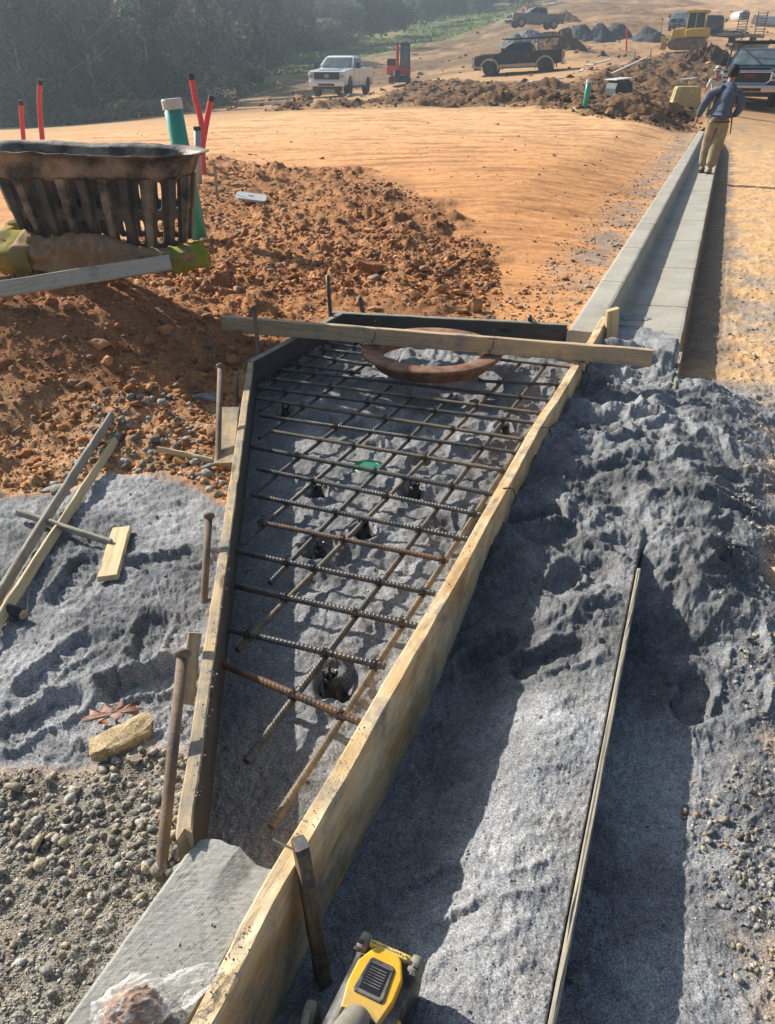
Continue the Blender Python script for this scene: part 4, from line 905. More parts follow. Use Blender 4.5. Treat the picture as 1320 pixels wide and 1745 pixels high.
# ================================================================== BASIN ON THE MOUND, PIPES, ODDS AND ENDS
M_MUDP = plain('muddy_black_plastic', (.028, .027, .027), .6, 0, .3, 6, (.38, .28, .20), .45, .9, .006)
M_BKP2 = plain('dusty_black_plastic', (.030, .030, .032), .5, 0, .35, 6, (.15, .11, .085), .45, .3, .003)
BW, BD, BH = 1.10, .46, .60
bp0 = atY(172, 425, 4.98)
BZ = bp0.z
BC = Vector((bp0.x - .02, 4.98 + BD / 2, BZ))
basin = empty('drain_basin', BC, R(-3), 'large black slotted plastic basin with a muddy flared rim sitting on the spoil mound', 'drain basin')
def rrect(t, w, d, r=.16):
    """point and normal on a rounded rectangle, t in 0..1"""
    a, b = w / 2 - r, d / 2 - r; q = math.pi / 2 * r; segs = [2 * a, q, 2 * b, q, 2 * a, q, 2 * b, q]; L = sum(segs); s = (t % 1) * L
    st = [(-a, -d / 2, 0), (a, -b, 1), (w / 2, -b, 2), (a, b, 3), (a, d / 2, 4), (-a, b, 5), (-w / 2, b, 6), (-a, -b, 7)]
    for k, l in enumerate(segs):
        if s <= l or k == 7: break
        s -= l
    x, y, _ = st[k]
    if k == 0: return Vector((x + s, y, 0)), Vector((0, -1, 0))
    if k == 2: return Vector((x, y + s, 0)), Vector((1, 0, 0))
    if k == 4: return Vector((x - s, y, 0)), Vector((0, 1, 0))
    if k == 6: return Vector((x, y - s, 0)), Vector((-1, 0, 0))
    a0 = {1: -90, 3: 0, 5: 90, 7: 180}[k]; an = R(a0 + 90 * s / l); n = Vector((math.cos(an), math.sin(an), 0)); return Vector((x, y, 0)) + n * r, n
def wallpt(t, z, off=0.0):
    k = z / BH; p, n = rrect(t, BW - .10 + .12 * k, BD - .08 + .1 * k); return p + n * off + Vector((0, 0, z))
NC = 22
def slot_row(mb, z0, z1, h0, h1, hw=.30):
    """ring of wall cells each with one rounded slot"""
    for c in range(NC):
        hole = []; out = []
        for k in range(20):
            an = 2 * math.pi * k / 20; ca, sa = math.cos(an), math.sin(an)
            ex = abs(ca) ** .55 * (1 if ca > 0 else -1); ez = abs(sa) ** .75 * (1 if sa > 0 else -1)
            hole.append((.5 + hw * ex * (.9 + .1), (h0 + h1) / 2 + (h1 - h0) / 2 * ez))
            m = max(abs(ca), abs(sa)); out.append((.5 + .5 * ca / m, (z0 + z1) / 2 + (z1 - z0) / 2 * sa / m))
        V = []; F = []
        for off in (0, -.012):
            for (a_, z_) in hole + out: V.append(wallpt((c + a_) / NC, z_, off))
        for k in range(20):
            k2 = (k + 1) % 20; F += [(20 + k, 20 + k2, k2, k), (60 + k2, 60 + k, 40 + k, 40 + k2), (k, k2, 40 + k2, 40 + k)]
        mb.add(V, F)
mb = MB(); slot_row(mb, 0, .235, .035, .195, .20); mb.build('lower_wall', M_BKP2, basin, False)
mb = MB(); slot_row(mb, .235, .47, .262, .445, .15); mb.build('upper_wall', M_BKP2, basin, False)
for c in range(NC):
    mb = MB(); w0, w1 = .022, .030; V = []
    for z_, w_, d_ in ((.02, .018, .028), (.24, .024, .036), (.245, .030, .042), (.47, .036, .05)):
        p, n = wallpt(c / NC, z_), rrect(c / NC, BW, BD)[1]; tx = Vector((-n.y, n.x, 0))
        V += [p - tx * w_, p - tx * w_ * .7 + n * d_, p + tx * w_ * .7 + n * d_, p + tx * w_]
    F = [];
    for i in range(3):
        for k in range(3): F.append((i * 4 + k, (i + 1) * 4 + k, (i + 1) * 4 + k + 1, i * 4 + k + 1))
    F += [(0, 1, 2, 3), (15, 14, 13, 12)]; mb.add(V, F); mb.build('rib', M_MUDP if c % 2 == 0 else M_BKP2, basin)
V = []; F = []; rl = [(.455, 0, 1), (.47, .028, 1), (.478, .045, 1), (.50, .050, 1), (.56, .056, 1), (.60, .066, 1), (.622, .10, 1), (.632, .125, 1), (.636, .120, 1), (.630, .08, 1), (.615, .04, 1), (.56, .03, 1), (.49, .015, 1), (.455, -.012, 1)]
nr = 96
for (z_, o_, _) in rl:
    for k in range(nr):
        t = k / nr; q = wallpt(t, z_, o_); dz = .005 * math.sin(t * 25) * (z_ > .5) + (q.x * -.030) * (z_ > .5); jj = float(fbm(np.array([t * 30]), np.array([z_ * 12.]), 1.0, 3)[0]) * .012; V.append(q + Vector((jj, -abs(jj), dz + jj)))
for i in range(len(rl) - 1):
    for k in range(nr): F.append((i * nr + k, i * nr + (k + 1) % nr, (i + 1) * nr + (k + 1) % nr, (i + 1) * nr + k))
mesh_obj('rim', V, F, M_MUDP, basin, True)
basin.scale = (1, 1, .87)
# cloth sack rolled round its foot
def cloth_mat(name, c1, c2, tr=.25):
    m, nt, bs = new_mat(name); v = coords(nt); n = noise(nt, v, 3.2, 6, .65)
    c = ramp(nt, n, [(.40, c1), (.58, c2)]); nt.links.new(c, bs.inputs['Base Color']); bs.inputs['Roughness'].default_value = .9
    tl = nt.nodes.new('ShaderNodeBsdfTranslucent'); nt.links.new(c, tl.inputs[0]); mx = nt.nodes.new('ShaderNodeMixShader'); mx.inputs[0].default_value = tr
    ou = nt.nodes['Material Output']; nt.links.new(bs.outputs[0], mx.inputs[1]); nt.links.new(tl.outputs[0], mx.inputs[2]); nt.links.new(mx.outputs[0], ou.inputs[0])
    bump(nt, bs, noise(nt, v, 26, 6, .65), .6, .01); return m
M_CLOTH = cloth_mat('muddy_filter_cloth', (.38, .235, .13), (.47, .31, .18), .12); M_CLY = cloth_mat('yellow_filter_cloth', (.45, .40, .06), (.38, .29, .14), .4); M_LIME = cloth_mat('lime_cloth', (.42, .50, .05), (.36, .38, .06), .35)
sack = empty('filter_sack', BC + Vector((0, 0, -.02)), R(-3), 'muddy brown and yellow cloth sack slumped around the foot of the black basin', 'filter sack')
def sack_part(name, t0, t1, mat, zt, zb, n=60, m=12, outk=.10):
    V = []; F = []
    for i in range(n + 1):
        t = t0 + (t1 - t0) * i / n; p, nn = rrect(t, BW - .06, BD - .04)
        top = zt(t); bot = zb(t)
        for j in range(m + 1):
            k = j / m; z_ = top + (bot - top) * k
            q = float(fbm(np.array([t * 14.]), np.array([k * 1.6 + 3]), 1.0, 4, .6)[0]); q2 = float(fbm(np.array([t * 40. + k * 4]), np.array([k * 3.]), 1.0, 3)[0])
            fold = 1 - abs(float(fbm(np.array([t * 22. + k * 1.2]), np.array([k * 2.4 + 9]), 1.0, 3)[0])) * 3
            off = .050 + outk * math.sin(k * math.pi * .8) ** .8 + q * .095 + q2 * .045 + max(0, fold) * .030
            V.append(p + nn * off + Vector((0, 0, z_ + q2 * .02)))
    for i in range(n):
        for j in range(m): a_ = i * (m + 1) + j; F.append((a_, a_ + 1, a_ + m + 2, a_ + m + 1))
    o = mesh_obj(name, V, F, mat, sack, True); so = o.modifiers.new('s', 'SOLIDIFY'); so.thickness = .006; return o
sack_part('brown_cloth', -.02, .33, M_CLOTH, lambda t: .085 + .045 * math.sin((t - .02) * 17) - (.0 if t > .03 else (.03 - t) * -1.6), lambda t: -.10)
o = sack_part('yellow_fold', -.24, .0, M_CLY, lambda t: .13 - (t + .02) * .35, lambda t: -.16, 44, 10, .13); o['label'] = 'muddy yellow fold of cloth at the left'
o = sack_part('lime_corner', .30, .37, M_LIME, lambda t: .045, lambda t: -.11, 24, 8, .10); o['label'] = 'bright lime yellow corner of cloth'
# grey timber in front
stick('timber_rail', atY(-120, 512, 4.30), atY(290, 447, 4.72), .088, .040, wood('silver_timber', (.46, .44, .38), (.34, .32, .27), dirt=(.26, .25, .23), dirt_amt=.25), 'long grey timber lying along the mound in front of the black basin', 'timber rail', up=Vector((0, .35, .9)).cross(Vector((1, 0, 0))).cross(Vector((1, 0, 0))) * -1, seg=10)
# teal pipe
M_TEAL = plain('teal_pipe', (.05, .36, .27), .4, 0, .08, 5, (.25, .2, .14), .12, .05, .001); M_WHT = plain('white_cap', (.62, .61, .58), .5, 0, .08, 6, (.4, .3, .2), .15)
def cleanout(bot, top, r, lab, capc=M_WHT):
    d = top - bot; M = d.to_track_quat('Z', 'Y').to_matrix().to_4x4(); M.translation = bot; L = d.length
    t = empty('cleanout_pipe', label=lab, cat='pipe', group='teal drain pipes with white caps', M=M)
    mb = MB(); mb.tube([(0, 0, -.3), (0, 0, L * .5), (0, 0, L - .02)], r, 32); mb.build('pipe', M_TEAL, t, True)
    mb = MB(); mb.lathe([(r + .001, L - r * 1.05), (r * 1.10, L - r * 1.03), (r * 1.10, L - .012), (r * 1.03, L), (0, L + .002)], 32); mb.build('cap', capc, t, False)
    return t
cleanout(atY(334, 383, 7.9), atY(291, 168, 7.9), .083, 'tall leaning teal pipe with white cap standing behind the black basin')
# red conduits
M_RED = plain('red_conduit', (.62, .055, .065), .45, 0, .08, 6, (.4, .2, .15), .12, .05, .001)
M_TAPE = plain('black_tape', (.015, .015, .017), .5)
def conduit(pts, y, r, lab, down=.6):
    P = [atY(px, py, y) for px, py in pts]; P.append(P[-1] + (P[-1] - P[-2]).normalized() * .15); g = gz(P[-1].x, P[-1].y); P.append(Vector((P[-1].x, P[-1].y, g - .1)))
    # smooth path
    Q = []
    for i in range(len(P) - 1):
        for k in range(5):
            t = k / 5; a0, a1, a2, a3 = P[max(0, i - 1)], P[i], P[i + 1], P[min(len(P) - 1, i + 2)]
            Q.append(.5 * ((2 * a1) + (-a0 + a2) * t + (2 * a0 - 5 * a1 + 4 * a2 - a3) * t * t + (-a0 + 3 * a1 - 3 * a2 + a3) * t ** 3))
    Q.append(P[-1]); b = Q[-1]
    t = empty('conduit', b, 0, lab, 'conduit', 'red flexible conduits sticking out of the ground')
    mb = MB(); mb.tube([q - b for q in Q], r, 14); mb.build('tube', M_RED, t, True)
    d = (Q[1] - Q[0]).normalized(); mb = MB(); mb.tube([Q[0] - b - d * .01, Q[0] - b + d * r * 1.6], r * 1.12, 14); mb.build('taped_end', M_TAPE, t)
    return t
conduit([(35, 172), (37, 205), (40, 240)], 14.0, .036, 'shorter of the two red conduits rising behind the left end of the basin')
conduit([(68, 137), (67, 180), (72, 240)], 14.0, .040, 'taller of the two red conduits rising behind the left end of the basin').children
conduit([(325, 127), (332, 165), (343, 212), (345, 262)], 13.2, .044, 'red conduit leaning left beside the teal pipe')
conduit([(361, 164), (354, 195), (347, 235), (344, 262)], 13.4, .044, 'red conduit leaning right beside the teal pipe')
p = atY(336, 222, 12.4); q = atY(333, 275, 12.4); g = gz(q.x, q.y); t = empty('grey_conduit', Vector((q.x, q.y, g)), 0, 'short grey conduit with a black cap between teal pipe and red conduits', 'conduit')
mb = MB(); mb.tube([(0, 0, -.1), p - Vector((q.x, q.y, g))], .05, 16); mb.build('tube', plain('grey_pvc', (.36, .37, .39), .45), t, True)
mb = MB(); mb.tube([p - Vector((q.x, q.y, g)), p - Vector((q.x, q.y, g)) + Vector((0, 0, .05))], .055, 16); mb.build('cap', M_TAPE, t)
# small survey stake and lid plate behind the rubble
p = hit(370, 337); stick('wooden_stake', p + Vector((0, 0, -.1)), p + Vector((0, 0, .42)), .035, .018, W_OLD, 'thin upright wooden stake in the rubble right of the teal pipe', 'stake', up=Vector((1, 0, 0)), seg=4)
p = hit(430, 342); t = empty('cover_plate', p + Vector((0, 0, .05)), .1, 'flat grey plastic cover plate with a hole lying on the red rubble', 'cover plate')
mb = MB(); V = []; F = []; n = 24
for zz in (.0, .022):
    for rr_, sq in ((.05, 0), (1, 1)):
        for k in range(n):
            an = 2 * math.pi * k / n + .13; m = max(abs(math.cos(an)), abs(math.sin(an))) if sq else 1
            V.append((math.cos(an) / m * (.19 if sq else .045), math.sin(an) / m * (.27 if sq else .045) - (0 if sq else -.02), zz))
for k in range(n):
    k2 = (k + 1) % n; F += [(k, k2, n + k2, n + k), (2 * n + k2, 2 * n + k, 3 * n + k, 3 * n + k2), (n + k, n + k2, 3 * n + k2, 3 * n + k), (k2, k, 2 * n + k, 2 * n + k2)]
mb.add(V, F, Matrix.Rotation(R(8), 4, 'Y')); mb.build('plate', plain('grey_cover', (.40, .42, .43), .5, 0, .1, 8, (.4, .25, .15), .2), t)
# ---------------------------------------------------------------- things on the far side of the pad
p = hit(997, 182); cleanout(p, p + Vector((.04, 0, .78)), .085, 'short teal pipe with white cap at the far edge of the pad')
# inlet throat box
def place(px, py, dz=0.0):
    q = gpt(px, py); return Vector((q[0], q[1], gz(q[0], q[1], False) + dz))
M_BOX = plain('dark_plastic_box', (.035, .05, .055), .6, 0, .2, 4, (.14, .11, .09), .2)
p = place(1052, 168); t = empty('inlet_box', p, R(14), 'dark rounded box with pale lid and side standing in brown spoil beyond the pad', 'inlet box')
prf = [(-.38, -.3), (.38, -.3), (.36, .35), (.30, .55), (.20, .66), (-.20, .66), (-.30, .55), (-.36, .35)]
mb = MB(); mb.prism(prf, -.42, .42, .02); mb.build('body', M_BOX, t)
mb = MB(); mb.box((0.02, 0.02, .68), (.72, .98, .035), Matrix.Rotation(R(-5), 4, 'Y'), .012); mb.build('lid', plain('pale_lid', (.55, .56, .54), .6), t)
mb = MB(); mb.prism([(.375, -.28), (.44, -.28), (.42, .3), (.34, .6), (.30, .58), (.365, .35)], -.38, .38, .01); mb.build('side_panel', plain('pale_panel', (.36, .36, .35), .6, 0, .1, 6, (.3, .2, .14), .4), t)
# yellow slotted basin upside down
M_YB = plain('faded_yellow_plastic', (.50, .50, .08), .55, 0, .15, 5, (.45, .31, .18), .65, .2, .003)
p = place(1166, 179); t = empty('yellow_basin', p, R(-8), 'faded yellow slotted plastic basin lying upside down by the end of the kerb', 'drain basin')
Vs = []; Fs = []; NY = 26; lv = [(-.1, 1.12, .78), (.12, 1.10, .76), (.16, 1.06, .72), (.42, .98, .64), (.56, .94, .60), (.64, .86, .54), (.66, .6, .34), (.66, .05, .05)]
for (z_, w_, d_) in lv:
    for k in range(NY * 2):
        q_, n_ = rrect(k / (NY * 2), w_, d_, min(.15, w_ * .45, d_ * .45)); Vs.append(q_ + n_ * (-.022 if (k % 2 and .15 < z_ < .6) else 0) + Vector((0, 0, z_)))
for i in range(len(lv) - 1):
    for k in range(NY * 2): k2 = (k + 1) % (NY * 2); Fs.append((i * NY * 2 + k, i * NY * 2 + k2, (i + 1) * NY * 2 + k2, (i + 1) * NY * 2 + k))
mesh_obj('shell', Vs, Fs, M_YB, t)
for k in range(7):
    mb = MB(); tt = (.03 + k * .06) ; q_, n_ = rrect(tt, .99, .65); mb.box((q_.x, q_.y - .004, .50), (.035, .02, .11), None, .006); mb.build('slot', plain('pale_slot', (.62, .58, .34), .6), t)
# debris: white boards, pipe lengths
M_WBD = plain('chalky_board', (.55, .50, .42), .8, 0, .12, 4)
def board(px0, py0, px1, py1, w_, lab, cat='board', dz=.12, mat=M_WBD, th=.05, nm='board'):
    a_, b_ = place(px0, py0, dz), place(px1, py1, dz); return stick(nm, a_, b_, w_, th, mat, lab, cat, up=Vector((0, 0, 1)).cross((b_ - a_).normalized()), seg=3)
board(903, 149, 958, 143, .35, 'long pale board lying on the spoil heap left of the short teal pipe', dz=.28)
board(1000, 121, 1010, 118, .5, 'pale scrap of board at the left end of the spoil trench', dz=.3)
board(1012, 119, 1040, 111, .25, 'pale board along the top of the spoil trench', dz=.35)
board(1040, 140, 1100, 109, .14, 'narrow pale board edge running up behind the inlet box', dz=.40)
board(986, 138, 992, 132, .2, 'small white scrap standing on the spoil', dz=.45)
board(1158, 141, 1186, 138, .30, 'whitish lump of dried concrete beyond the yellow basin', 'concrete lump', dz=.1, th=.12, nm='concrete_lump')
board(1040, 78, 1075, 76, .5, 'pink and white sheet on the ground left of the gravel pile', 'sheet', dz=.1, mat=plain('pinkish_sheet', (.6, .32, .24), .8), nm='sheet')
# survey batter frame
a_ = place(1078, 116); bq = place(1105, 112)
t = empty('batter_board', a_, 0, 'low wooden survey frame of two pegs and a crossbar on the spoil', 'survey frame'); bpy.context.view_layer.update()
for q in (a_, bq):
    mb = MB(); mb.box((q.x - a_.x, q.y - a_.y, q.z - a_.z + .3), (.07, .07, 1.3)); mb.build('peg', W_OLD, t)
mb = MB(); mb.tube([Vector((-.1, -.05, .35)), bq - a_ + Vector((.1, -.05, .35))], .06, 4); mb.build('crossbar', W_OLD, t)
# red marker stake
p = place(1067, 86); t = empty('marker_stake', p, 0, 'bright red marker stake in front of the grey gravel piles', 'marker stake'); mb = MB(); mb.box((0, 0, .75), (.14, .07, 1.9), Matrix.Rotation(R(-7), 4, 'Y')); mb.build('lath', plain('fluorescent_red', (.8, .03, .03), .6), t)
mb = MB(); mb.box((-.03, -.05, 1.25), (.17, .02, .3), Matrix.Rotation(R(-7), 4, 'Y')); mb.build('ribbon', plain('red_ribbon', (.75, .04, .05), .6), t)
p = place(1124, 66); t = empty('survey_rod', p, 0, 'thin dark survey rod with a crosspiece beside the rightmost gravel pile', 'survey rod'); mb = MB(); mb.tube([(0, 0, -.1), (0, 0, 1.75)], .035, 6); mb.build('rod', M_DARKST, t); mb = MB(); mb.tube([(-.2, 0, 1.75), (.2, 0, 1.75)], .035, 6); mb.build('crosspiece', M_DARKST, t)
# ---------------------------------------------------------------- piles
def pile(px, py, rad, h, cols, lab, name='gravel_pile', cat='gravel pile', seed=0, grp='piles of dark gravel on the hillside', sx=1.0, rg=.05):
    p = place(px, py); n = 46; V = []; F = []; rr = np.linspace(0, 1.08, 18)
    for i, r_ in enumerate(rr):
        for k in range(n):
            an = 2 * math.pi * k / n; j = float(fbm(np.array([math.cos(an) * r_ * 2 + seed]), np.array([math.sin(an) * r_ * 2]), 1.1, 4)[0])
            z = h * max(-.2, 1 - r_ ** 1.05) * (1 - .18 * math.exp(-(r_ / .15) ** 2)) + j * h * .22; V.append((math.cos(an) * r_ * rad * sx, math.sin(an) * r_ * rad, z))
    X = np.array(V); X[:, 2] += fbm(X[:, 0] + seed * 9, X[:, 1], 3.0, 3, .6) * rg * h
    for i in range(len(rr) - 1):
        for k in range(n): F.append((i * n + k, i * n + (k + 1) % n, (i + 1) * n + (k + 1) % n, (i + 1) * n + k))
    o = mesh_obj(name, X, F, M_EARTH, None, False); set_col(o.data, np.clip(np.array([cols]) * (1 + .25 * fbm(X[:, 0], X[:, 1], 2.2, 4, .7)[:, None]), .01, 1)); o.location = p + Vector((0, rad * .5, -.12)); return tag(o, lab, cat, grp)
GR = (.085, .088, .092); GL = (.19, .2, .21); DB = (.13, .075, .042)
pile(1109, 72, 2.45, 1.75, GR, 'isolated dark gravel pile, rightmost, beside the yellow bulldozer blade', seed=1)
pile(1052, 69, 2.3, 2.1, GR, 'tallest dark gravel pile, second from the right', seed=2)
pile(1022, 70, 2.0, 2.0, GR, 'dark gravel pile joined to the left flank of the tallest one', seed=3)
pile(992, 68, 1.9, 1.85, GR, 'dark gravel pile third from the left in the row', seed=4)
pile(967, 64, 1.9, 1.2, GR, 'low dark gravel pile below the tail of the grey pickup', seed=5)
pile(905, 80, 2.6, 1.9, GL, 'paler blue grey gravel pile right behind the cab of the black pickup', seed=6)
pile(880, 82, 2.2, 1.5, GL, 'paler blue grey gravel pile at the left, behind the black pickup hood', seed=7)
pile(958, 92, 3.0, 2.2, DB, 'brown dirt heap behind the bed of the black pickup', 'dirt_heap', 'dirt heap', 8, None, 1.0, .25)
pile(1213, 112, 2.2, 1.5, (.10, .055, .03), 'dark brown dirt heap right of the bulldozer tracks', 'dirt_heap', 'dirt heap', 9, None, 1.1, .4)
pile(905, 34, 2.6, 2.6, (.45, .22, .1), 'orange dirt heap behind the cab of the grey pickup', 'dirt_heap', 'dirt heap', 10, None, 1.3, .25)
pile(962, 36, 2.2, 1.5, (.4, .2, .1), 'orange dirt heap just behind the tail of the grey pickup', 'dirt_heap', 'dirt heap', 11, None, 1.2, .25)
# pipes on the hill
M_PIP = plain('white_pipe', (.52, .53, .55), .5, 0, .1, 2)
a_ = place(1284, 47, .6); mb = MB(); R1_ = .55
t = empty('storm_pipe', a_, 0, 'long pale concrete pipe lying on the hill at the right edge', 'storm pipe')
mb.add(*(lambda m: (m.V, m.F))(MB().tube([(0, 0, 0), (9, -.6, .1)], .62, 24, cap=False))); mb.build('barrel', M_PIP, t, True)
mb = MB(); mb.tube([(-.15, 0, 0), (.5, -.03, 0)], .74, 24, cap=False); mb.build('bell', M_PIP, t, True)
a_ = place(1266, 39, .5); t = empty('storm_pipe', a_, 0, 'pale concrete pipe seen end on, left of the long pipe on the hill', 'storm pipe')
mb = MB(); mb.tube([(0, 0, .25), (.3, 4, .3)], .62, 24, cap=False); mb.tube([(0, 0, .25), (.3, 4, .3)], .52, 24, cap=False); mb.build('barrel', M_PIP, t, True)
mb = MB(); mb.lathe([(.52, 0), (.64, 0), (.66, .1), (.52, .1)], 24, Matrix.Translation((0, -.02, .25)) @ Matrix.Rotation(R(90), 4, 'X')); mb.build('bell', M_PIP, t)
# ================================================================== VEHICLES AND PLANT
M_TYRE = plain('tyre_rubber', (.02, .02, .021), .85, 0, .3, 10, (.2, .13, .08), .35)
M_RIM = plain('alloy_rim', (.35, .35, .36), .35, .8, .15, 6); M_RIMD = plain('dark_rim', (.05, .05, .055), .4, .6, .2, 6)
M_CHR = plain('chrome', (.62, .62, .63), .15, 1.0, .05, 3, bmp=0); M_TRIM = plain('black_trim', (.018, .018, .02), .45, 0, .2, 5, (.2, .14, .09), .15)
M_LENS = plain('lamp_lens', (.55, .57, .6), .12, .3, .1, 4, bmp=0); M_TAIL = plain('tail_lens', (.45, .02, .02), .25, 0, .1, 4, bmp=0)
M_GL = glassm(); M_WS = glassm('windscreen_glass', (.10, .125, .135), .1)
def paint(name, col, dust=.2):
    m = plain(name, col, .28, .1, .06, 1.5, (.36, .24, .15), dust, .02, .001); nb = m.node_tree.nodes['Principled BSDF']; nb.inputs['Coat Weight'].default_value = .5; return m
def arc(cx, cz, r, a0, a1, n=12): return [(cx + r * math.cos(R(a0 + (a1 - a0) * k / n)), cz + r * math.sin(R(a0 + (a1 - a0) * k / n))) for k in range(n + 1)]
def wheel(parent, x, y, r, rimm, w_=.28, sgn=1):
    mt = Matrix.Translation((x, y, r)) @ Matrix.Rotation(R(-90 * sgn), 4, 'X')
    mb = MB(); mb.lathe([(r * .58, -w_ / 2), (r * .9, -w_ / 2), (r * .97, -w_ * .42), (r, -w_ * .3), (r, w_ * .3), (r * .97, w_ * .42), (r * .9, w_ / 2), (r * .62, w_ / 2), (r * .58, w_ * .4)], 28, mt)
    t = mb.build('wheel', M_TYRE, parent, True)
    mb = MB(); mb.lathe([(r * .6, w_ * .5), (r * .56, w_ * .46), (r * .53, w_ * .25), (0, w_ * .2)], 28, mt)
    for k in range(6):
        mb.box((r * .3, 0, w_ * .33), (r * .52, r * .13, w_ * .2), mt @ Matrix.Rotation(k * math.pi / 3, 4, 'Z'))
    mb.lathe([(r * .14, w_ * .2), (r * .14, w_ * .5), (0, w_ * .52)], 12, mt); mb.build('rim', rimm, t, False)
def text_mesh(name, s, size, mat, parent, M, depth=.01):
    cu = bpy.data.curves.new(name, 'FONT'); cu.body = s; cu.size = size; cu.extrude = depth; cu.align_x = 'CENTER'; cu.align_y = 'CENTER'
    tmp = bpy.data.objects.new('tmp', cu); C.objects.link(tmp); dg = bpy.context.evaluated_depsgraph_get(); me = bpy.data.meshes.new_from_object(tmp.evaluated_get(dg)); bpy.data.objects.remove(tmp)
    me.transform(M); me.materials.clear(); me.materials.append(mat); o = bpy.data.objects.new(name, me); C.objects.link(o); o.parent = parent; return o
def pickup(pos, heading, lab, body, rimm=M_RIM, grille='black', flare=None, lower=None, rack=False, bumper=None, name='pickup_truck', pitch=0.0, scale=1.0, bull=False, cap=None, roll=0.0):
    hx, hy = heading; rz = math.atan2(hy, hx)
    M = Matrix.Translation(pos) @ Matrix.Rotation(rz, 4, 'Z') @ Matrix.Rotation(pitch, 4, 'Y') @ Matrix.Rotation(roll, 4, 'X') @ Matrix.Scale(scale, 4)
    t = empty(name, label=lab, cat='pickup truck', group='parked pickup trucks', M=M); W = 2.02; h = W / 2; AF, AR, wr = 1.90, -1.82, .46
    bot = [(-2.86, .62), (AR - .56, .56)] + arc(AR, .44, .54, 168, 12) + [(AR + .6, .47), (AF - .6, .47)] + arc(AF, .44, .54, 168, 12) + [(AF + .56, .56), (2.88, .6)]
    poly = bot + [(2.95, .78), (2.95, 1.10), (2.90, 1.20), (2.75, 1.235), (2.2, 1.27), (1.35, 1.32), (1.22, 1.335), (-.98, 1.345), (-1.0, .92), (-2.86, .92)]
    mb = MB(); mb.prism(poly, -h, h, .05); mb.build('body', body, t)
    mb = MB(); mb.box((2.02, 0, 1.30), (1.30, 1.25, .05), None, .02, .9, .85); mb.build('hood', body, t)
    sb = [(-2.87, .62), (AR - .56, .56)] + arc(AR, .44, .54, 168, 12) + [(AR + .6, .47), (-1.03, .47), (-1.03, 1.37), (-2.87, 1.40)]
    for s_ in (-1, 1):
        mb = MB(); y0, y1 = (h - .07, h + .006) if s_ > 0 else (-h - .006, -h + .07); mb.prism(sb, y0, y1, .012); mb.build('bed_side', body, t)
    mb = MB(); mb.box((-2.88, 0, 1.0), (.07, W - .16, .74), None, .015); mb.build('tailgate', body, t)
    # cab
    def ring(z, xf, xr, hw): return [(xr, -hw, z), (xf, -hw, z), (xf + .06, -hw * .8, z), (xf + .08, 0, z), (xf + .06, hw * .8, z), (xf, hw, z), (xr, hw, z), (xr - .03, 0, z)]
    L_ = [ring(1.33, 1.22, -.98, .95), ring(1.50, 1.0, -.96, .925), ring(1.74, .62, -.88, .84), ring(1.86, .42, -.82, .78), ring(1.925, .22, -.72, .70), ring(1.94, .0, -.6, .5)]
    V = [p for r_ in L_ for p in r_]; F = []
    for i in range(len(L_) - 1):
        for k in range(8): F.append((i * 8 + k, i * 8 + (k + 1) % 8, (i + 1) * 8 + (k + 1) % 8, (i + 1) * 8 + k))
    F.append(tuple((len(L_) - 1) * 8 + k for k in range(8))); mb = MB(); mb.add(V, F); mb.build('cab', body, t)
    def panel(nm, quad, mat=M_GL, off=.012, par=t):
        q = [Vector(p) for p in quad]; n_ = (q[1] - q[0]).cross(q[2] - q[0]).normalized(); mb = MB()
        n = len(q); mb.add([p + n_ * off for p in q] + [p - n_ * .03 for p in q], [tuple(range(n))] + [tuple(reversed(range(n, 2 * n)))] + [(k, k + n, (k + 1) % n + n, (k + 1) % n) for k in range(n)]); return mb.build(nm, mat, par)
    # windscreen follows the front rings
    V = []; F = []
    for i, (z, k_) in enumerate([(1.38, .06), (1.50, .0), (1.74, 0), (1.84, .02)]):
        r_ = {1.38: (1.155, .945), 1.50: (1.0, .925), 1.74: (.62, .84), 1.84: (.453, .79)}[z]
        for (fy, dx) in ((-.90, .02), (-.75, .062), (0, .088), (.75, .062), (.90, .02)): V.append((r_[0] + dx + .014, fy * r_[1], z))
    for i in range(3):
        for k in range(4): a_ = i * 5 + k; F.append((a_, a_ + 1, a_ + 6, a_ + 5))
    mb = MB(); mb.add(V, F); ws = mb.build('windscreen', M_WS, t); so = ws.modifiers.new('s', 'SOLIDIFY'); so.thickness = .012; so.offset = 1
    for s_ in (-1, 1):
        def sp(x, z):
            hw = np.interp(z, [1.33, 1.5, 1.74, 1.86], [.95, .925, .84, .78]); return (x, s_ * hw, z)
        for (q, nm) in (([sp(1.0, 1.385), sp(.20, 1.385), sp(.20, 1.80), sp(.50, 1.80), sp(.72, 1.63)], 'side_window'), ([sp(.10, 1.385), sp(-.80, 1.385), sp(-.76, 1.80), sp(.10, 1.80)], 'side_window')):
            if s_ > 0: q = list(reversed(q))
            panel(nm, q)if s_ > 0 else panel(nm, list(reversed(q))[::-1])
        # mirrors, handles, seams
        mb = MB(); mb.box((1.0, s_ * (h + .16), 1.48), (.12, .22, .28), None, .03); mb.tube([(1.02, s_ * .93, 1.38), (1.0, s_ * (h + .1), 1.42)], .025, 6); mb.build('mirror', M_TRIM, t)
        for xx in (1.12, .16, -.86):
            mb = MB(); mb.box((xx, s_ * (h - .002), .92), (.016, .012, .78)); mb.build('door_seam', M_TRIM, t)
        for xx in (.32, -.70): mb = MB(); mb.box((xx, s_ * (h + .012), 1.14), (.16, .03, .035), None, .01); mb.build('door_handle', body if grille != 'chrome' else M_CHR, t)
        mb = MB(); mb.box((.05, s_ * (h - .02), .44), (2.4, .16, .06), None, .015); mb.build('side_step', M_TRIM, t)
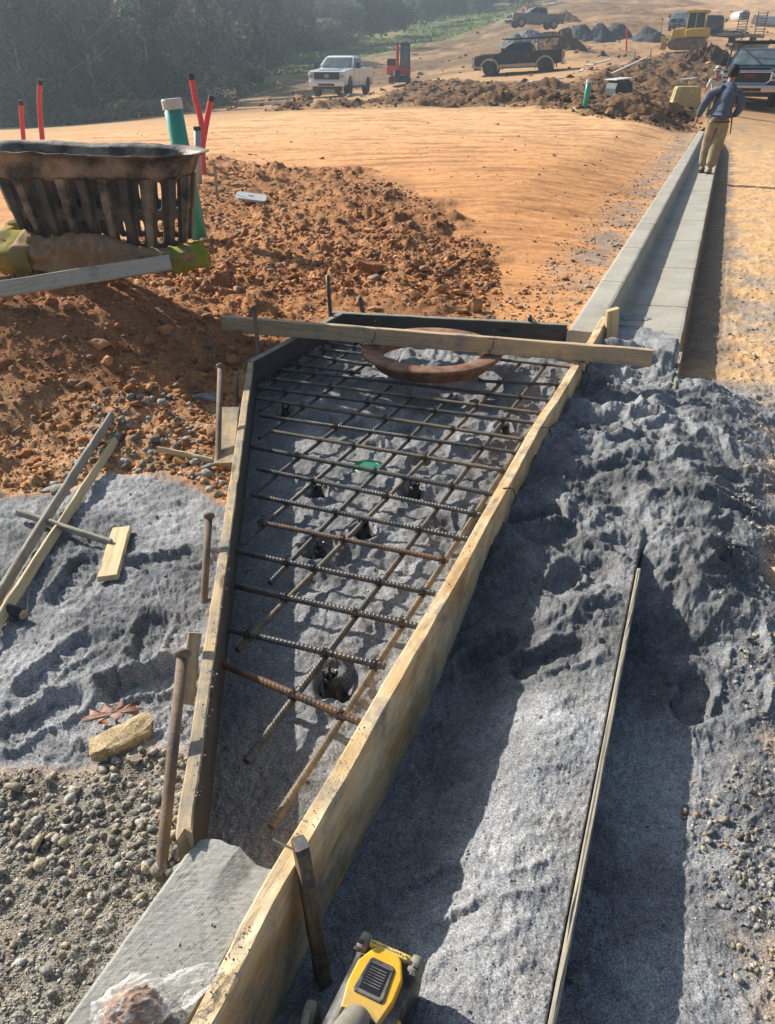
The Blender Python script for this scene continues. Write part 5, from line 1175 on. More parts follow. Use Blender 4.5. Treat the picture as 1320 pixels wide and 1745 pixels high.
        if lower: mb = MB(); mb.prism([(-1.2, .475), (1.28, .475), (1.28, .66), (-1.2, .68)], s_ * h - .02 if s_ > 0 else -h - .012, s_ * h + .012 if s_ > 0 else -h + .02, .004); mb.build('lower_panel', lower, t); 
        if flare:
            for cx in (AF, AR): mb = MB(); mb.tube([(a_, s_ * (h + .01), b_) for a_, b_ in arc(cx, .44, .585, 190, -10, 16)], .055, 8); mb.build('fender_flare', flare, t)
        for cx in (AF, AR): wheel(t, cx, s_ * (h - .155), wr, rimm, .28, s_)
        mb = MB(); mb.box((2.93, s_ * .84, .98 if grille != 'chrome' else 1.0), (.09, .26, .26), None, .03); hl = mb.build('headlight', M_LENS, t)
        mb = MB(); mb.box((2.975, s_ * .84, .98), (.02, .18, .05)); mb.build('lamp_bar', M_TRIM, hl)
        mb = MB(); mb.box((-2.90, s_ * .90, 1.14), (.06, .16, .36), None, .02); mb.build('tail_light', M_TAIL, t)
    panel('rear_window', [(-1.0, .72, 1.42), (-1.0, -.72, 1.42), (-.905, -.62, 1.76), (-.905, .62, 1.76)], off=.03)
    bcol = bumper or (M_CHR if grille == 'chrome' else body)
    mb = MB(); mb.box((2.98, 0, .64), (.26, W * .98, .24), None, .05); fb = mb.build('front_bumper', bcol, t)
    mb = MB(); mb.box((3.10, 0, .60), (.03, .9, .11), None, .01); mb.build('air_intake', M_TRIM, fb)
    mb = MB(); mb.box((2.90, 0, .44), (.2, W * .8, .14), None, .03); mb.build('valance', M_TRIM, t)
    mb = MB(); mb.box((-2.96, 0, .62), (.18, W * .95, .2), None, .04); mb.build('rear_bumper', M_CHR if grille == 'chrome' else (bumper or M_TRIM), t)
    g = MB(); g.box((2.95, 0, 1.0), (.07, 1.40, .34), None, .03); gr = g.build('grille', M_TRIM if grille != 'chrome' else M_TRIM, t)
    for k in range(4): mb = MB(); mb.box((2.99, 0, .89 + k * .07), (.02, 1.28, .018)); mb.build('grille_bar', M_RIMD if grille != 'chrome' else M_RIMD, gr)
    if grille == 'chrome':
        mb = MB(); mb.tube([(3.0, -.72, 1.17), (3.0, .72, 1.17)], .045, 8); mb.tube([(3.0, -.72, 1.17), (3.0, -.70, .9), (3.0, -.58, .8), (3.0, .58, .8), (3.0, .70, .9), (3.0, .72, 1.17)], .04, 8); mb.build('grille_frame', M_CHR, gr)
        text_mesh('lettering', 'GMC', .17, plain('red_badge', (.5, .03, .03), .3), gr, Matrix.Translation((3.03, 0, 1.02)) @ Matrix.Rotation(R(90), 4, 'Z') @ Matrix.Rotation(R(90), 4, 'X'))
    else:
        mb = MB(); mb.lathe([(0, .02), (.09, .015), (.1, 0)], 20, Matrix.Translation((2.99, 0, 1.0)) @ Matrix.Rotation(R(90), 4, 'Y') @ Matrix.Scale(1.5, 4, (0, 1, 0))); mb.build('badge', M_RIM, gr)
    if bull:
        mb = MB()
        for yy in (-.35, .35): mb.tube([(3.14, yy, .6), (3.22, yy, .9), (3.12, yy, 1.22)], .035, 8)
        for zz in (.75, .95, 1.18): mb.tube([(3.0, -.95, zz), (3.18, -.6, zz), (3.18, .6, zz), (3.0, .95, zz)], .03, 8)
        mb.build('grille_guard', M_CHR, t)
    if rack:
        rk = MB(); zt = 2.12
        for yy in (-.86, .86):
            rk.tube([(-2.75, yy, zt), (2.0 if rack == 2 else 1.1, yy, zt)], .03, 8)
            for xx in ((-2.7, -1.1) if rack == 1 else (-2.7, -1.1, 1.9)): rk.tube([(xx, yy * 1.1, 1.35 if xx < 1.5 else 1.25), (xx, yy, zt)], .03, 8)
        for xx in (-2.7, -1.9, -1.1, -.2, .8) + ((1.9,) if rack == 2 else ()): rk.tube([(xx, -.9, zt + .02), (xx, .9, zt + .02)], .026, 8)
        rk.tube([(-2.7, -.9, 1.75), (-2.7, .9, 1.75)], .022, 6); rk.tube([(-1.1, -.9, 1.9), (-1.1, .9, 1.9)], .022, 6); rk.build('ladder_rack', M_TRIM, t)
    return t
P_WHITE = paint('white_paint', (.86, .86, .86), .0); P_BLACK = paint('black_paint', (.012, .013, .018), .10); P_TAN = paint('tan_paint', (.50, .40, .29), .0); P_GREY = paint('grey_paint', (.14, .145, .15), .25)
P_NAVY = paint('dark_blue_paint', (.015, .022, .04), .12); P_SILV = paint('silver_blue_paint', (.22, .26, .32), .2)
def seat_vehicle(px, py, Y=None):
    if Y: q = atY(px, py, Y); return Vector((q.x, q.y, gz(q.x, q.y, False)))
    return place(px, py)
p = atY(580, 163, 54.5); g0 = gz(p.x, p.y, False)
pickup(Vector((p.x + .1, p.y + 1.0, min(g0, p.z + .1) if abs(g0 - p.z) < 1 else p.z)), (-.23, -.97), 'white crew cab pickup facing the camera at the left of the dirt track', P_WHITE, M_RIMD, 'black', scale=1.12)
p = atY(884, 129, 61)
pickup(Vector((p.x, p.y, p.z + .05)), (-.96, .28), 'black pickup with tan wheel arches, ladder rack and chrome grille guard', P_BLACK, M_RIMD, 'black', P_TAN, P_TAN, 1, P_TAN, pitch=R(2.5), bull=True)
p = atY(910, 49, 98)
pickup(Vector((p.x, p.y, p.z)), (-.97, -.24), 'dusty grey pickup parked highest on the slope, left of the gravel piles', P_GREY, M_RIM, 'black', pitch=R(-2), bumper=M_CHR)
p = atY(1271, 184, 34.0); z_ = gz(p.x, p.y, False)
gmc = pickup(Vector((p.x + 1.25, p.y + 2.8, p.z)), (-.43, -.90), 'dark pickup with chrome bumper, red grille letters and ladder rack behind the walking man', P_NAVY, M_RIM, 'chrome', rack=2, scale=1.05)
p = atY(1157, 54, 106); pickup(p, (-.42, -.91), 'silver blue pickup facing the camera behind the yellow bulldozer', P_SILV, M_RIM, 'chromeless')
p = atY(1213, 62, 99); pickup(p, (.36, .93), 'black pickup seen from behind between bulldozer and trailer ramps', P_BLACK, M_RIM, 'black')
# ---------------------------------------------------------------- bulldozer
M_CAT = plain('machine_yellow', (.66, .42, .03), .5, 0, .15, 2.5, (.35, .22, .12), .3); M_TRK = plain('track_steel', (.05, .045, .042), .7, .4, .3, 4, (.3, .17, .09), .5)
p = atY(1170, 85, 80); dz = empty('bulldozer', p, math.atan2(.42, -.9), 'yellow bulldozer with a glazed cab and lowered blade in front of the right gravel pile', 'bulldozer')
def track(par, y, L_, r, w_, mat=M_TRK):
    pl = arc(-L_ / 2, r, r, 270, 90, 10) + arc(L_ / 2, r, r, 90, -90, 10); pl = list(reversed(pl)); mb = MB(); mb.prism(pl, y - w_ / 2, y + w_ / 2, .03)
    for k in range(int(L_ / .16)):
        for zz in (-.01, 2 * r + .01): mb.box((-L_ / 2 + k * .16, y, zz), (.04, w_, .05))
    t_ = mb.build('track', mat, par)
    for k in range(5):
        mb = MB(); mb.lathe([(r * .55, -.02), (r * .55, .03), (r * .2, .05), (0, .05)], 14, Matrix.Translation((-L_ / 2 + L_ * k / 4, y + (w_ / 2 + .01) * (1 if y > 0 else -1), r * (.9 if k in (0, 4) else .55))) @ Matrix.Rotation(R(-90 if y > 0 else 90), 4, 'X')); mb.build('roller', plain('roller', (.2, .14, .05), .7), t_)
for y in (-.85, .85): track(dz, y, 2.3, .42, .55)
mb = MB(); mb.prism([(-1.5, .55), (1.5, .55), (1.5, 1.0), (1.4, 1.55), (.35, 1.7), (-.2, 1.5), (-1.5, 1.5)], -.55, .55, .06); mb.build('hood', M_CAT, dz)
mb = MB(); mb.prism([(-1.6, .95), (.2, .95), (.3, 1.45), (-.1, 1.6), (-1.6, 1.65)], -1.1, 1.1, .06); mb.build('fender', M_CAT, dz)
mb = MB()
for (x, y) in ((-1.25, -.72), (-1.25, .72), (.25, -.66), (.25, .66), (-.5, -.74), (-.5, .74)): mb.tube([(x, y, 1.5), (x * .92, y * .95, 2.75)], .05, 6)
mb.build('cab_frame', M_CAT, dz)
mb = MB(); mb.box((-.48, 0, 2.15), (1.5, 1.36, 1.15), None, .05, .94, .94); mb.build('cab_glass', M_GL, dz)
mb = MB(); mb.box((-.48, 0, 2.84), (1.85, 1.66, .20), None, .07); mb.build('cab_roof', M_CAT, dz)
mb = MB(); mb.prism([(2.05, .0), (2.2, .05), (2.08, .5), (2.15, 1.0), (2.05, 1.02), (1.95, .5)], -1.45, 1.45, .02); mb.build('blade', M_CAT, dz)
for y in (-.7, .7): mb = MB(); mb.tube([(1.2, y, .5), (2.05, y * 1.2, .35)], .09, 8); mb.tube([(1.4, y * .6, 1.2), (2.05, y * .7, .8)], .05, 8); mb.build('blade_arm', M_CAT, dz)
mb = MB(); mb.tube([(.95, .2, 1.6), (.95, .2, 2.3)], .05, 8); mb.build('exhaust', M_TRIM, dz)
# ---------------------------------------------------------------- mini excavator
M_KUB = plain('machine_orange_red', (.62, .08, .025), .45, 0, .12, 3, (.35, .22, .13), .2)
p = atY(681, 142, 64); ex = empty('mini_excavator', p, R(-92), 'orange red mini excavator with folded boom facing the camera right of the white pickup', 'excavator')
for y in (-.58, .58): track(ex, y, 1.3, .26, .3)
mb = MB(); mb.box((.0, 0, .42), (1.0, .9, .2), None, .04); mb.build('undercarriage', M_TRIM, ex)
mb = MB(); mb.box((1.15, 0, .25), (.08, 1.55, .34), None, .02); mb.tube([(.5, -.4, .3), (1.1, -.5, .25)], .05, 6); mb.tube([(.5, .4, .3), (1.1, .5, .25)], .05, 6); mb.build('dozer_blade', M_TRIM, ex)
mb = MB(); mb.box((-.35, -.1, .82), (1.3, 1.75, .55), None, .12); mb.build('house', M_KUB, ex)
mb = MB(); mb.box((-.45, -.58, 1.25), (1.05, .72, .62), None, .16); mb.build('engine_cover', M_TRIM, ex)
mb = MB(); mb.box((-.10, .36, 1.72), (1.05, .70, 1.35), None, .06, .9, .92); mb.build('cab_glass', M_WS, ex)
mb = MB()
for (x, y) in ((.42, .04), (.42, .70), (-.62, .04), (-.62, .70)): mb.tube([(x, y, 1.0), (x * .9, .36 + (y - .36) * .92, 2.42)], .035, 6)
mb.box((-.10, .36, 2.44), (1.05, .72, .08), None, .03); mb.build('cab_frame', M_TRIM, ex)
mb = MB(); mb.prism([(.55, .75), (.75, .75), (.95, 1.5), (.75, 2.45), (.58, 2.45), (.70, 1.5), (.5, .9)], -.29, -.06, .02); mb.build('boom', M_KUB, ex)
mb = MB(); mb.prism([(.78, 2.40), (.62, 2.38), (1.0, 1.3), (1.05, .85), (1.2, .85), (1.16, 1.35)], -.25, -.11, .02); mb.build('dipper_arm', M_KUB, ex)
mb = MB(); mb.tube([(.98, -.18, 1.0), (.92, -.18, 1.9)], .04, 8); mb.build('ram', M_CHR, ex)
mb = MB(); mb.prism([(.95, .25), (1.3, .15), (1.45, .5), (1.2, .85), (.95, .7)], -.4, .05, .03); mb.build('bucket', M_TRIM, ex)
# ---------------------------------------------------------------- trailer with upright ramps
TRZ = math.atan2(-.83, -.56); p = atY(1271, 79, 88); tr = empty('flatbed_trailer', p, TRZ, 'long flatbed trailer cluttered with gear, its two ladder ramps standing upright', 'trailer')
mb = MB(); mb.box((3.2, 0, .85), (8.5, 2.3, .14), None, .02); mb.build('deck', W_GREY, tr)
mb = MB(); mb.box((3.2, -1.2, .80), (8.7, .10, .25)); mb.box((3.2, 1.2, .80), (8.7, .10, .25)); mb.build('side_rail', M_TRIM, tr)
for xx in (1.6, 2.6):
    for s_ in (-1, 1): wheel(tr, xx, s_ * .95, .4, M_RIM, .3, s_)
for yy in (-.95, .75):
    mb = MB(); mb.box((-1.0, yy - .42, 1.9), (.08, .07, 2.0)); mb.box((-1.0, yy + .42, 1.9), (.08, .07, 2.0))
    r_ = mb.build('ramp', M_TRIM, tr)
    for k in range(9): mb = MB(); mb.box((-1.0, yy, 1.02 + k * .215), (.10, .84, .06)); mb.build('rung', M_DARKST, r_)
rd = random.Random(4)
for k in range(7):
    mb = MB(); mb.box((.6 + k * .95 + rd.uniform(-.2, .2), rd.uniform(-.7, .7), 1.02 + rd.uniform(0, .15)), (rd.uniform(.4, 1.4), rd.uniform(.2, .7), rd.uniform(.12, .4)), Matrix.Rotation(rd.uniform(-.1, .1), 4, 'Z'), .03)
    tag(mb.build('equipment_box', rd.choice([M_WBD, M_DARKST, M_TRIM, P_SILV]), None, M=tr.matrix_world.copy() if False else Matrix.Translation(p) @ Matrix.Rotation(TRZ, 4, 'Z')), ['first', 'second', 'third', 'fourth', 'fifth', 'sixth', 'seventh'][k] + ' piece of gear on the trailer deck, counted from the upright ramps', 'equipment', 'gear loaded on the flatbed trailer')
# ================================================================== WOODS, SHRUBS, GRASS
def leaf_mat(name, c1, c2, tr=.45):
    m, nt, bs = new_mat(name)
    a_ = N(nt, 'ShaderNodeAttribute', attribute_name='Col'); c = mixc(nt, a_.outputs['Fac'], c1, c2)
    nt.links.new(c, bs.inputs['Base Color']); bs.inputs['Roughness'].default_value = .7
    tl = nt.nodes.new('ShaderNodeBsdfTranslucent'); nt.links.new(c, tl.inputs[0]); mx = nt.nodes.new('ShaderNodeMixShader'); mx.inputs[0].default_value = tr
    ou = nt.nodes['Material Output']; nt.links.new(bs.outputs[0], mx.inputs[1]); nt.links.new(tl.outputs[0], mx.inputs[2]); nt.links.new(mx.outputs[0], ou.inputs[0]); return m
L_MATS = [leaf_mat('evergreen_leaves', (.03, .052, .026), (.085, .12, .055)), leaf_mat('olive_leaves', (.05, .07, .03), (.15, .17, .08)), leaf_mat('brown_leaves', (.07, .065, .045), (.17, .15, .10)), leaf_mat('grey_twigs', (.10, .10, .095), (.24, .235, .22), .1)]
M_BARK = plain('bark', (.24, .225, .20), .9, 0, .35, 3)
def leaves(name, pts, size, mat, seed, elong=1.0, droop=0.0):
    """many small faces at pts, random turns"""
    rs = np.random.RandomState(seed); n = len(pts); a = rs.randn(n, 3); a /= np.linalg.norm(a, axis=1)[:, None]; b = rs.randn(n, 3); b -= (a * b).sum(1)[:, None] * a; b /= np.linalg.norm(b, axis=1)[:, None]
    s = size * np.exp(rs.randn(n) * .35)[:, None]; a = a * s * elong; b = b * s * .6
    V = np.stack([pts - a, pts + b * .9, pts + a, pts - b], 1).reshape(-1, 3); F = np.arange(4 * n).reshape(-1, 4)
    me = bpy.data.meshes.new(name); me.vertices.add(len(V)); me.vertices.foreach_set('co', V.astype(np.float32).ravel()); me.loops.add(F.size); me.loops.foreach_set('vertex_index', F.ravel().astype(np.int32))
    me.polygons.add(n); me.polygons.foreach_set('loop_start', np.arange(0, F.size, 4, dtype=np.int32)); me.polygons.foreach_set('loop_total', np.full(n, 4, dtype=np.int32)); me.update(calc_edges=True)
    g = np.repeat(rs.rand(n), 4); set_col(me, np.stack([g, g, g], 1)); me.materials.append(mat); return me
def crown_pts(seed, H, Rr, n, z0=.12, conif=False):
    rs = np.random.RandomState(seed); P = []
    nb = 26 if not conif else 34
    for k in range(nb):
        t = rs.rand() ** .8; z = H * (z0 + (1 - z0) * t * .95); rad = Rr * (math.sin(min(1, (t * .9 + .12)) * math.pi) ** .6 if not conif else (1.05 - t) * .9)
        an = rs.rand() * 6.283; rr_ = rad * (.35 + .6 * rs.rand()); c = np.array([math.cos(an) * rr_, math.sin(an) * rr_, z]); br = Rr * rs.uniform(.22, .42)
        m = n // nb; d = rs.randn(m, 3); d /= np.linalg.norm(d, axis=1)[:, None]; r_ = rs.rand(m)[:, None] ** .45; P.append(c + d * r_ * br * np.array([1, 1, .75]))
    return np.concatenate(P)
def trunk_mb(seed, H, Rr, bare=False):
    rd = random.Random(seed); mb = MB(); r0 = H * .014 + .05; pts = [Vector((0, 0, -.6))]
    for k in range(1, 7): pts.append(Vector((rd.gauss(0, .03) * H * .3, rd.gauss(0, .03) * H * .3, H * .92 * k / 6)))
    mb.tube(pts, [r0 * (1 - .14 * k) for k in range(7)], 7)
    for k in range(16 if bare else 9):
        t = rd.uniform(.15, .9); z = H * .92 * t; an = rd.uniform(0, 6.28); l_ = Rr * rd.uniform(.5, 1.0) * (1.2 - t * .7); a_ = Vector((0, 0, z)); b_ = Vector((math.cos(an) * l_ * .6, math.sin(an) * l_ * .6, z + l_ * .35)); c_ = Vector((math.cos(an + .2) * l_, math.sin(an + .2) * l_, z + l_ * rd.uniform(.5, .9)))
        mb.tube([a_, b_, c_], [r0 * .42, r0 * .25, r0 * .08], 5)
    return mb
TV = []
specs = [(9, 3.0, 5200, 0, .10, False, .17), (11, 3.4, 5600, 1, .10, False, .18), (12, 3.6, 4200, 2, .18, False, .17), (13, 3.4, 3600, 3, .2, False, .15), (12, 2.6, 5600, 0, .04, True, .17), (8, 3.2, 5000, 1, .05, False, .16), (10, 3.2, 3800, 2, .1, False, .15)]
for i, (H, Rr, n, mi, z0, con, ls) in enumerate(specs):
    lm = leaves('crown', crown_pts(i + 1, H, Rr, n, z0, con), ls, L_MATS[mi], i, 1.0 if mi < 3 else 2.2); tm = trunk_mb(i, H, Rr, mi == 3); me = bpy.data.meshes.new('trunk'); me.from_pydata([tuple(v) for v in tm.V], [], tm.F); me.materials.append(M_BARK); TV.append((lm, me, mi))
TL = {0: 'dark evergreen tree', 1: 'olive green tree', 2: 'brown leaved tree', 3: 'bare grey twigged tree'}
rd = random.Random(21); ntree = 0
def tree(x, y, v, sc, lab, z=None, grp='trees along the edge of the woods'):
    global ntree
    zz = gz(x, y, False) - .1 if z is None else z
    t = empty('tree', (x, y, zz), rd.uniform(0, 6.28), lab, 'tree', grp); t.scale = (sc, sc, sc * rd.uniform(.9, 1.15))
    for me, nm in ((TV[v][0], 'crown'), (TV[v][1], 'trunk')):
        o = bpy.data.objects.new(nm, me); C.objects.link(o); o.parent = t
    ntree += 1; return t
# front rank from left to right, described by neighbours
front = [(-70, 214, 44, 1), (-5, 213, 45, 2), (50, 211, 47, 0), (110, 208, 48, 1), (165, 205, 50, 2), (215, 202, 52, 5), (262, 196, 55, 0), (305, 190, 58, 6), (345, 182, 62, 2), (385, 172, 68, 3), (420, 158, 75, 0), (452, 140, 84, 2), (478, 122, 94, 3)]
words = ['just outside the left edge', 'at the left edge behind the red conduits', 'behind the taller left red conduit', 'left of the gap above the basin middle', 'above the middle of the basin', 'just left of the teal pipe top', 'behind the teal pipe top', 'behind the red conduit leaning left', 'right of the red conduits', 'at the woods edge, third from the meadow', 'at the woods edge, second from the meadow', 'where the woods edge meets the meadow', 'last of the woods edge beside the grass']
for (px, py, Y_, v), wd in zip(front, words):
    q = atY(px, py, Y_); tree(q.x, q.y, v, rd.uniform(.62, .85), TL[TV[v][2]] + ' ' + wd, min(q.z, gz(q.x, q.y, False)) - .15)
G2 = 'trees packed inside the dark woods'
for k in range(120):
    px = rd.uniform(-260, 640); lim = np.interp(px, [-300, 0, 200, 340, 430, 480, 520, 640], [225, 214, 204, 186, 145, 105, 62, 12]); dd = rd.uniform(6, 46) if px < 460 else rd.uniform(3, 18)
    Yb = np.interp(px, [-300, 0, 200, 340, 430, 480, 520, 640], [44, 45, 52, 62, 80, 112, 150, 190]); yy = Yb + dd * (1 + (k % 3) * .5); q = ray(px, lim); x = q.x / q.y * yy
    v = rd.choice([0, 1, 2, 3, 4, 5, 6, 1, 4, 0]); tree(x, yy, v, rd.uniform(.8, 1.35), 'tree of the dark mixed woods, deep in the wood', gz(x, yy, False) - .2, G2)
# undergrowth and far wood as masses
def mass(name, poly, n, size, mat, h, seed, elong=1.0, kind='stuff'):
    r_ = np.random.RandomState(seed); pts = []
    xs = [p[0] for p in poly]; ys = [p[1] for p in poly]
    m = n * 6; X = r_.uniform(min(xs), max(xs), m); Y_ = r_.uniform(min(ys), max(ys), m); k = sdpoly(X, Y_, poly) < 0; X, Y_ = X[k][:n], Y_[k][:n]
    Z_, _ = ground(X, Y_, False); hh = h * (.35 + .65 * np.clip(.5 + fbm(X, Y_, .35, 3, .6, seed) * 1.6, 0, 1))
    P = np.stack([X, Y_, Z_ + r_.rand(len(X)) ** .8 * hh], 1); me = leaves(name, P, size, mat, seed, elong); o = bpy.data.objects.new(name, me); C.objects.link(o); return tag(o, kind=kind)
UND = gpoly([(-300, 222), (0, 214), (200, 204), (340, 187), (430, 150), (480, 112), (470, 90), (410, 130), (330, 165), (200, 185), (0, 195), (-300, 200)])
mass('undergrowth', UND, 26000, .10, L_MATS[2], 1.5, 5, 1.6); mass('undergrowth', UND, 9000, .12, L_MATS[1], 1.2, 6)
EDGE = gpoly([(-300, 224), (0, 217), (200, 206), (340, 189), (430, 150), (425, 140), (330, 180), (200, 200), (0, 210), (-300, 214)])
mass('dry_grass', EDGE, 14000, .09, leaf_mat('dry_grass_blades', (.20, .15, .085), (.34, .27, .16)), .8, 7, 2.2)
# big thicket and beige brush by the meadow
M_BRUSH = leaf_mat('beige_brush', (.17, .145, .10), (.32, .28, .19)); M_THK = leaf_mat('thicket_leaves', (.04, .055, .02), (.11, .13, .05))
BR = gpoly([(455, 82), (500, 92), (560, 88), (612, 72), (625, 45), (560, 38), (480, 50)])
mass('dry_brush', BR, 26000, .16, M_BRUSH, 3.0, 8, 2.0)
def bush(px, py, Y_, rr_, h_, lab, mat, n=4200, seed=0, sz_=.16, w_=1.0):
    q = atY(px, py, Y_); r_ = np.random.RandomState(seed); P = []
    for k in range(14):
        c = np.array([r_.uniform(-.75, .75) * rr_ * w_, r_.uniform(-.6, .6) * rr_, r_.uniform(.15, .72) * h_]); m = n // 14; d = r_.randn(m, 3); d /= np.linalg.norm(d, axis=1)[:, None]; P.append(c + d * (r_.rand(m)[:, None] ** .4) * np.array([rr_ * .42, rr_ * .42, h_ * .32]))
    t = empty('shrub', (q.x, q.y, q.z - .1), 0, lab, 'shrub', 'shrubs where the meadow meets the woods'); me = leaves('foliage', np.concatenate(P), sz_, mat, seed); o = bpy.data.objects.new('foliage', me); C.objects.link(o); o.parent = t
    mb = MB()
    for k in range(6): an = k * 1.05; mb.tube([(0, 0, -.2), (math.cos(an) * rr_ * .3, math.sin(an) * rr_ * .3, h_ * .4), (math.cos(an) * rr_ * .6, math.sin(an) * rr_ * .6, h_ * .7)], [.08, .06, .02], 5)
    mb.build('stem', M_BARK, t)
for a_ in [(636, 52, 128, 3.0, 5.2, 'big olive green thicket standing alone above the meadow grass', M_THK, 7000, 1), (680, 48, 135, 3.2, 4.8, 'dark green thicket just right of the lone olive one', M_THK, 7000, 2), (735, 34, 150, 2.6, 4.4, 'low rounded shrub right of the two big thickets', M_THK, 4500, 3),
           (770, 26, 160, 3.0, 5.0, 'shrub at the top centre where grass narrows', M_THK, 4500, 4), (820, 14, 175, 3.2, 5, 'rightmost shrub along the top edge of the meadow', L_MATS[2], 4000, 5), (600, 50, 126, 2.0, 3.2, 'small shrub at the left foot of the lone thicket', M_BRUSH, 3500, 6),
           (560, 36, 150, 3.2, 4.0, 'brown shrub behind the beige brush', L_MATS[2], 4000, 7), (510, 50, 130, 2.6, 3.6, 'brown shrub at the left end of the beige brush', L_MATS[2], 4000, 8)]: bush(*a_)
for k in range(46):
    px = rd.uniform(520, 900); lim = np.interp(px, [520, 640, 760, 900], [30, 5, -6, -25]); yy = rd.uniform(175, 240); q = ray(px, lim); x = q.x / q.y * yy
    tree(x, yy, rd.choice([0, 1, 2, 3, 5, 6]), rd.uniform(.9, 1.3), 'distant tree of the woods beyond the meadow at the top of the view', gz(x, yy, False) - .2, 'distant trees beyond the meadow')
MG = leaf_mat('grass_blades', (.13, .19, .05), (.26, .31, .10))
mass('meadow_grass', GRASS, 26000, .16, MG, .25, 9, 1.8)
# ================================================================== PEOPLE
M_SKIN = plain('skin', (.33, .19, .125), .6, 0, .08, 20); M_SHIRT = plain('blue_grey_knit', (.085, .11, .17), .95, 0, .12, 14, bmp=.6, bd=.012); M_KHAKI = plain('khaki_canvas', (.33, .26, .165), .95, 0, .12, 9, (.22, .16, .1), .3, .6, .012)
M_BOOT = plain('dusty_boot', (.30, .21, .14), .9, 0, .2, 9); M_HAIR = plain('black_hair', (.012, .011, .012), .7, 0, .3, 60, bmp=.8, bd=.01); M_GREYC = plain('grey_cloth', (.55, .55, .54), .9, 0, .1, 9, bmp=.5, bd=.01)
def skin_obj(name, verts, edges, radii, mat, parent, sub=2, root=0, disp=0.0):
    me = bpy.data.meshes.new(name); me.from_pydata([tuple(v) for v in verts], edges, []); o = bpy.data.objects.new(name, me); C.objects.link(o)
    sk = o.modifiers.new('skin', 'SKIN'); sk.use_smooth_shade = True; sk.branch_smoothing = .6
    for i, r_ in enumerate(radii):
        a_ = me.skin_vertices[0].data[i]; a_.radius = (r_, r_) if not isinstance(r_, tuple) else r_; a_.use_root = (i == root)
    sb = o.modifiers.new('sub', 'SUBSURF'); sb.levels = sb.render_levels = sub
    if disp:
        tx = bpy.data.textures.new(name + '_folds', 'CLOUDS'); tx.noise_scale = .10; dm = o.modifiers.new('folds', 'DISPLACE'); dm.texture = tx; dm.strength = disp; dm.mid_level = .5
    # bake to a real mesh so that the figure is plain geometry
    dg = bpy.context.evaluated_depsgraph_get(); me2 = bpy.data.meshes.new_from_object(o.evaluated_get(dg)); bpy.data.objects.remove(o)
    me2.name = name; me2.materials.clear(); me2.materials.append(mat); me2.polygons.foreach_set('use_smooth', [True] * len(me2.polygons)); o = bpy.data.objects.new(name, me2); C.objects.link(o); o.parent = parent; return o
def finger(b, d, l, curl, r_): # three bent segments
    p = [b]; dd = d.normalized()
    for k in range(3):
        p.append(p[-1] + dd * l * (.42, .32, .26)[k]); dd = (dd + curl * .35).normalized()
    return p
def hand(V, E, Rd, wrist_i, wrist, dirn, palm_n, side):
    """palm and five fingers grown from the wrist"""
    ac = dirn.cross(palm_n).normalized() * side; pi_ = len(V); V.append(wrist + dirn * .045); E.append((wrist_i, pi_)); Rd.append((.030, .018))
    for k in range(4):
        b = wrist + dirn * .088 + ac * (.030 - .020 * k); i0 = len(V); V.append(b); E.append((pi_, i0)); Rd.append((.011, .011)); pts = finger(b, dirn, (.070, .078, .073, .058)[k], palm_n, .009)
        last = i0
        for q in pts[1:]: V.append(q); E.append((last, len(V) - 1)); last = len(V) - 1; Rd.append((.0085, .0085))
    i0 = len(V); V.append(wrist + dirn * .035 + ac * .038 + palm_n * .01); E.append((pi_, i0)); Rd.append((.0125, .0125)); V.append(V[i0] + dirn * .03 + ac * .014 + palm_n * .012); E.append((i0, i0 + 1)); Rd.append((.0105, .0105)); V.append(V[i0 + 1] + dirn * .026 + palm_n * .01); E.append((i0 + 1, i0 + 2)); Rd.append((.009, .009))
# --- walking man, seen from behind on the gutter edge
fa = at(1222, 291, -.12); s0 = us(fa.x, fa.y)[1]; f = kp(-.10, s0); gzk = float(kz(s0)) - .003
man = empty('person', (f.x, f.y, gzk), math.atan2(KD.y, KD.x) - math.pi / 2, 'man in blue grey long sleeved shirt and khaki trousers walking away along the gutter', 'person')
v = Vector   # local: +y ahead (away), +x right
hipL, hipR = v((-.10, .03, .93)), v((.09, .03, .93)); kneeL, kneeR = v((-.115, .09, .51)), v((.04, .03, .50)); ankL, ankR = v((-.13, .10, .105)), v((-.005, -.10, .105))
toeL, toeR = v((-.15, .27, .045)), v((-.0, .07, .04))
pel = v((0, .02, .98)); waist = v((.01, .03, 1.10)); chest = v((.035, .06, 1.32)); neckb = v((.05, .08, 1.47)); neck = v((.07, .10, 1.53)); 
shL, shR = v((-.155, .06, 1.42)), v((.235, .07, 1.39)); elL, elR = v((-.30, .04, 1.16)), v((.335, .0, 1.13)); wrL, wrR = v((-.385, .10, .93)), v((.235, .10, .955))
V_ = [pel, waist, chest, neckb, neck, shL, elL, wrL, shR, elR, wrR, hipL, kneeL, ankL, toeL, hipR, kneeR, ankR, toeR]
E_ = [(0, 1), (1, 2), (2, 3), (3, 4), (2, 5), (5, 6), (6, 7), (2, 8), (8, 9), (9, 10), (0, 11), (11, 12), (12, 13), (13, 14), (0, 15), (15, 16), (16, 17), (17, 18)]
R_ = [(.10, .08), (.10, .08), (.11, .08), (.06, .06), (.052, .052), .045, .038, .026, .052, .038, .026, .075, .05, .035, .03, .075, .05, .035, .03]
hc = v((.085, .125, 1.655))   # head centre, tipped forward and right
V_ += [hc + v((-.0, -.0, -.06)), hc + v((.004, .01, .03)), hc + v((.004, .012, .085))]; n_ = len(V_); E_ += [(4, n_ - 3), (n_ - 3, n_ - 2), (n_ - 2, n_ - 1)]; R_ += [(.062, .070), (.078, .092), (.05, .06)]
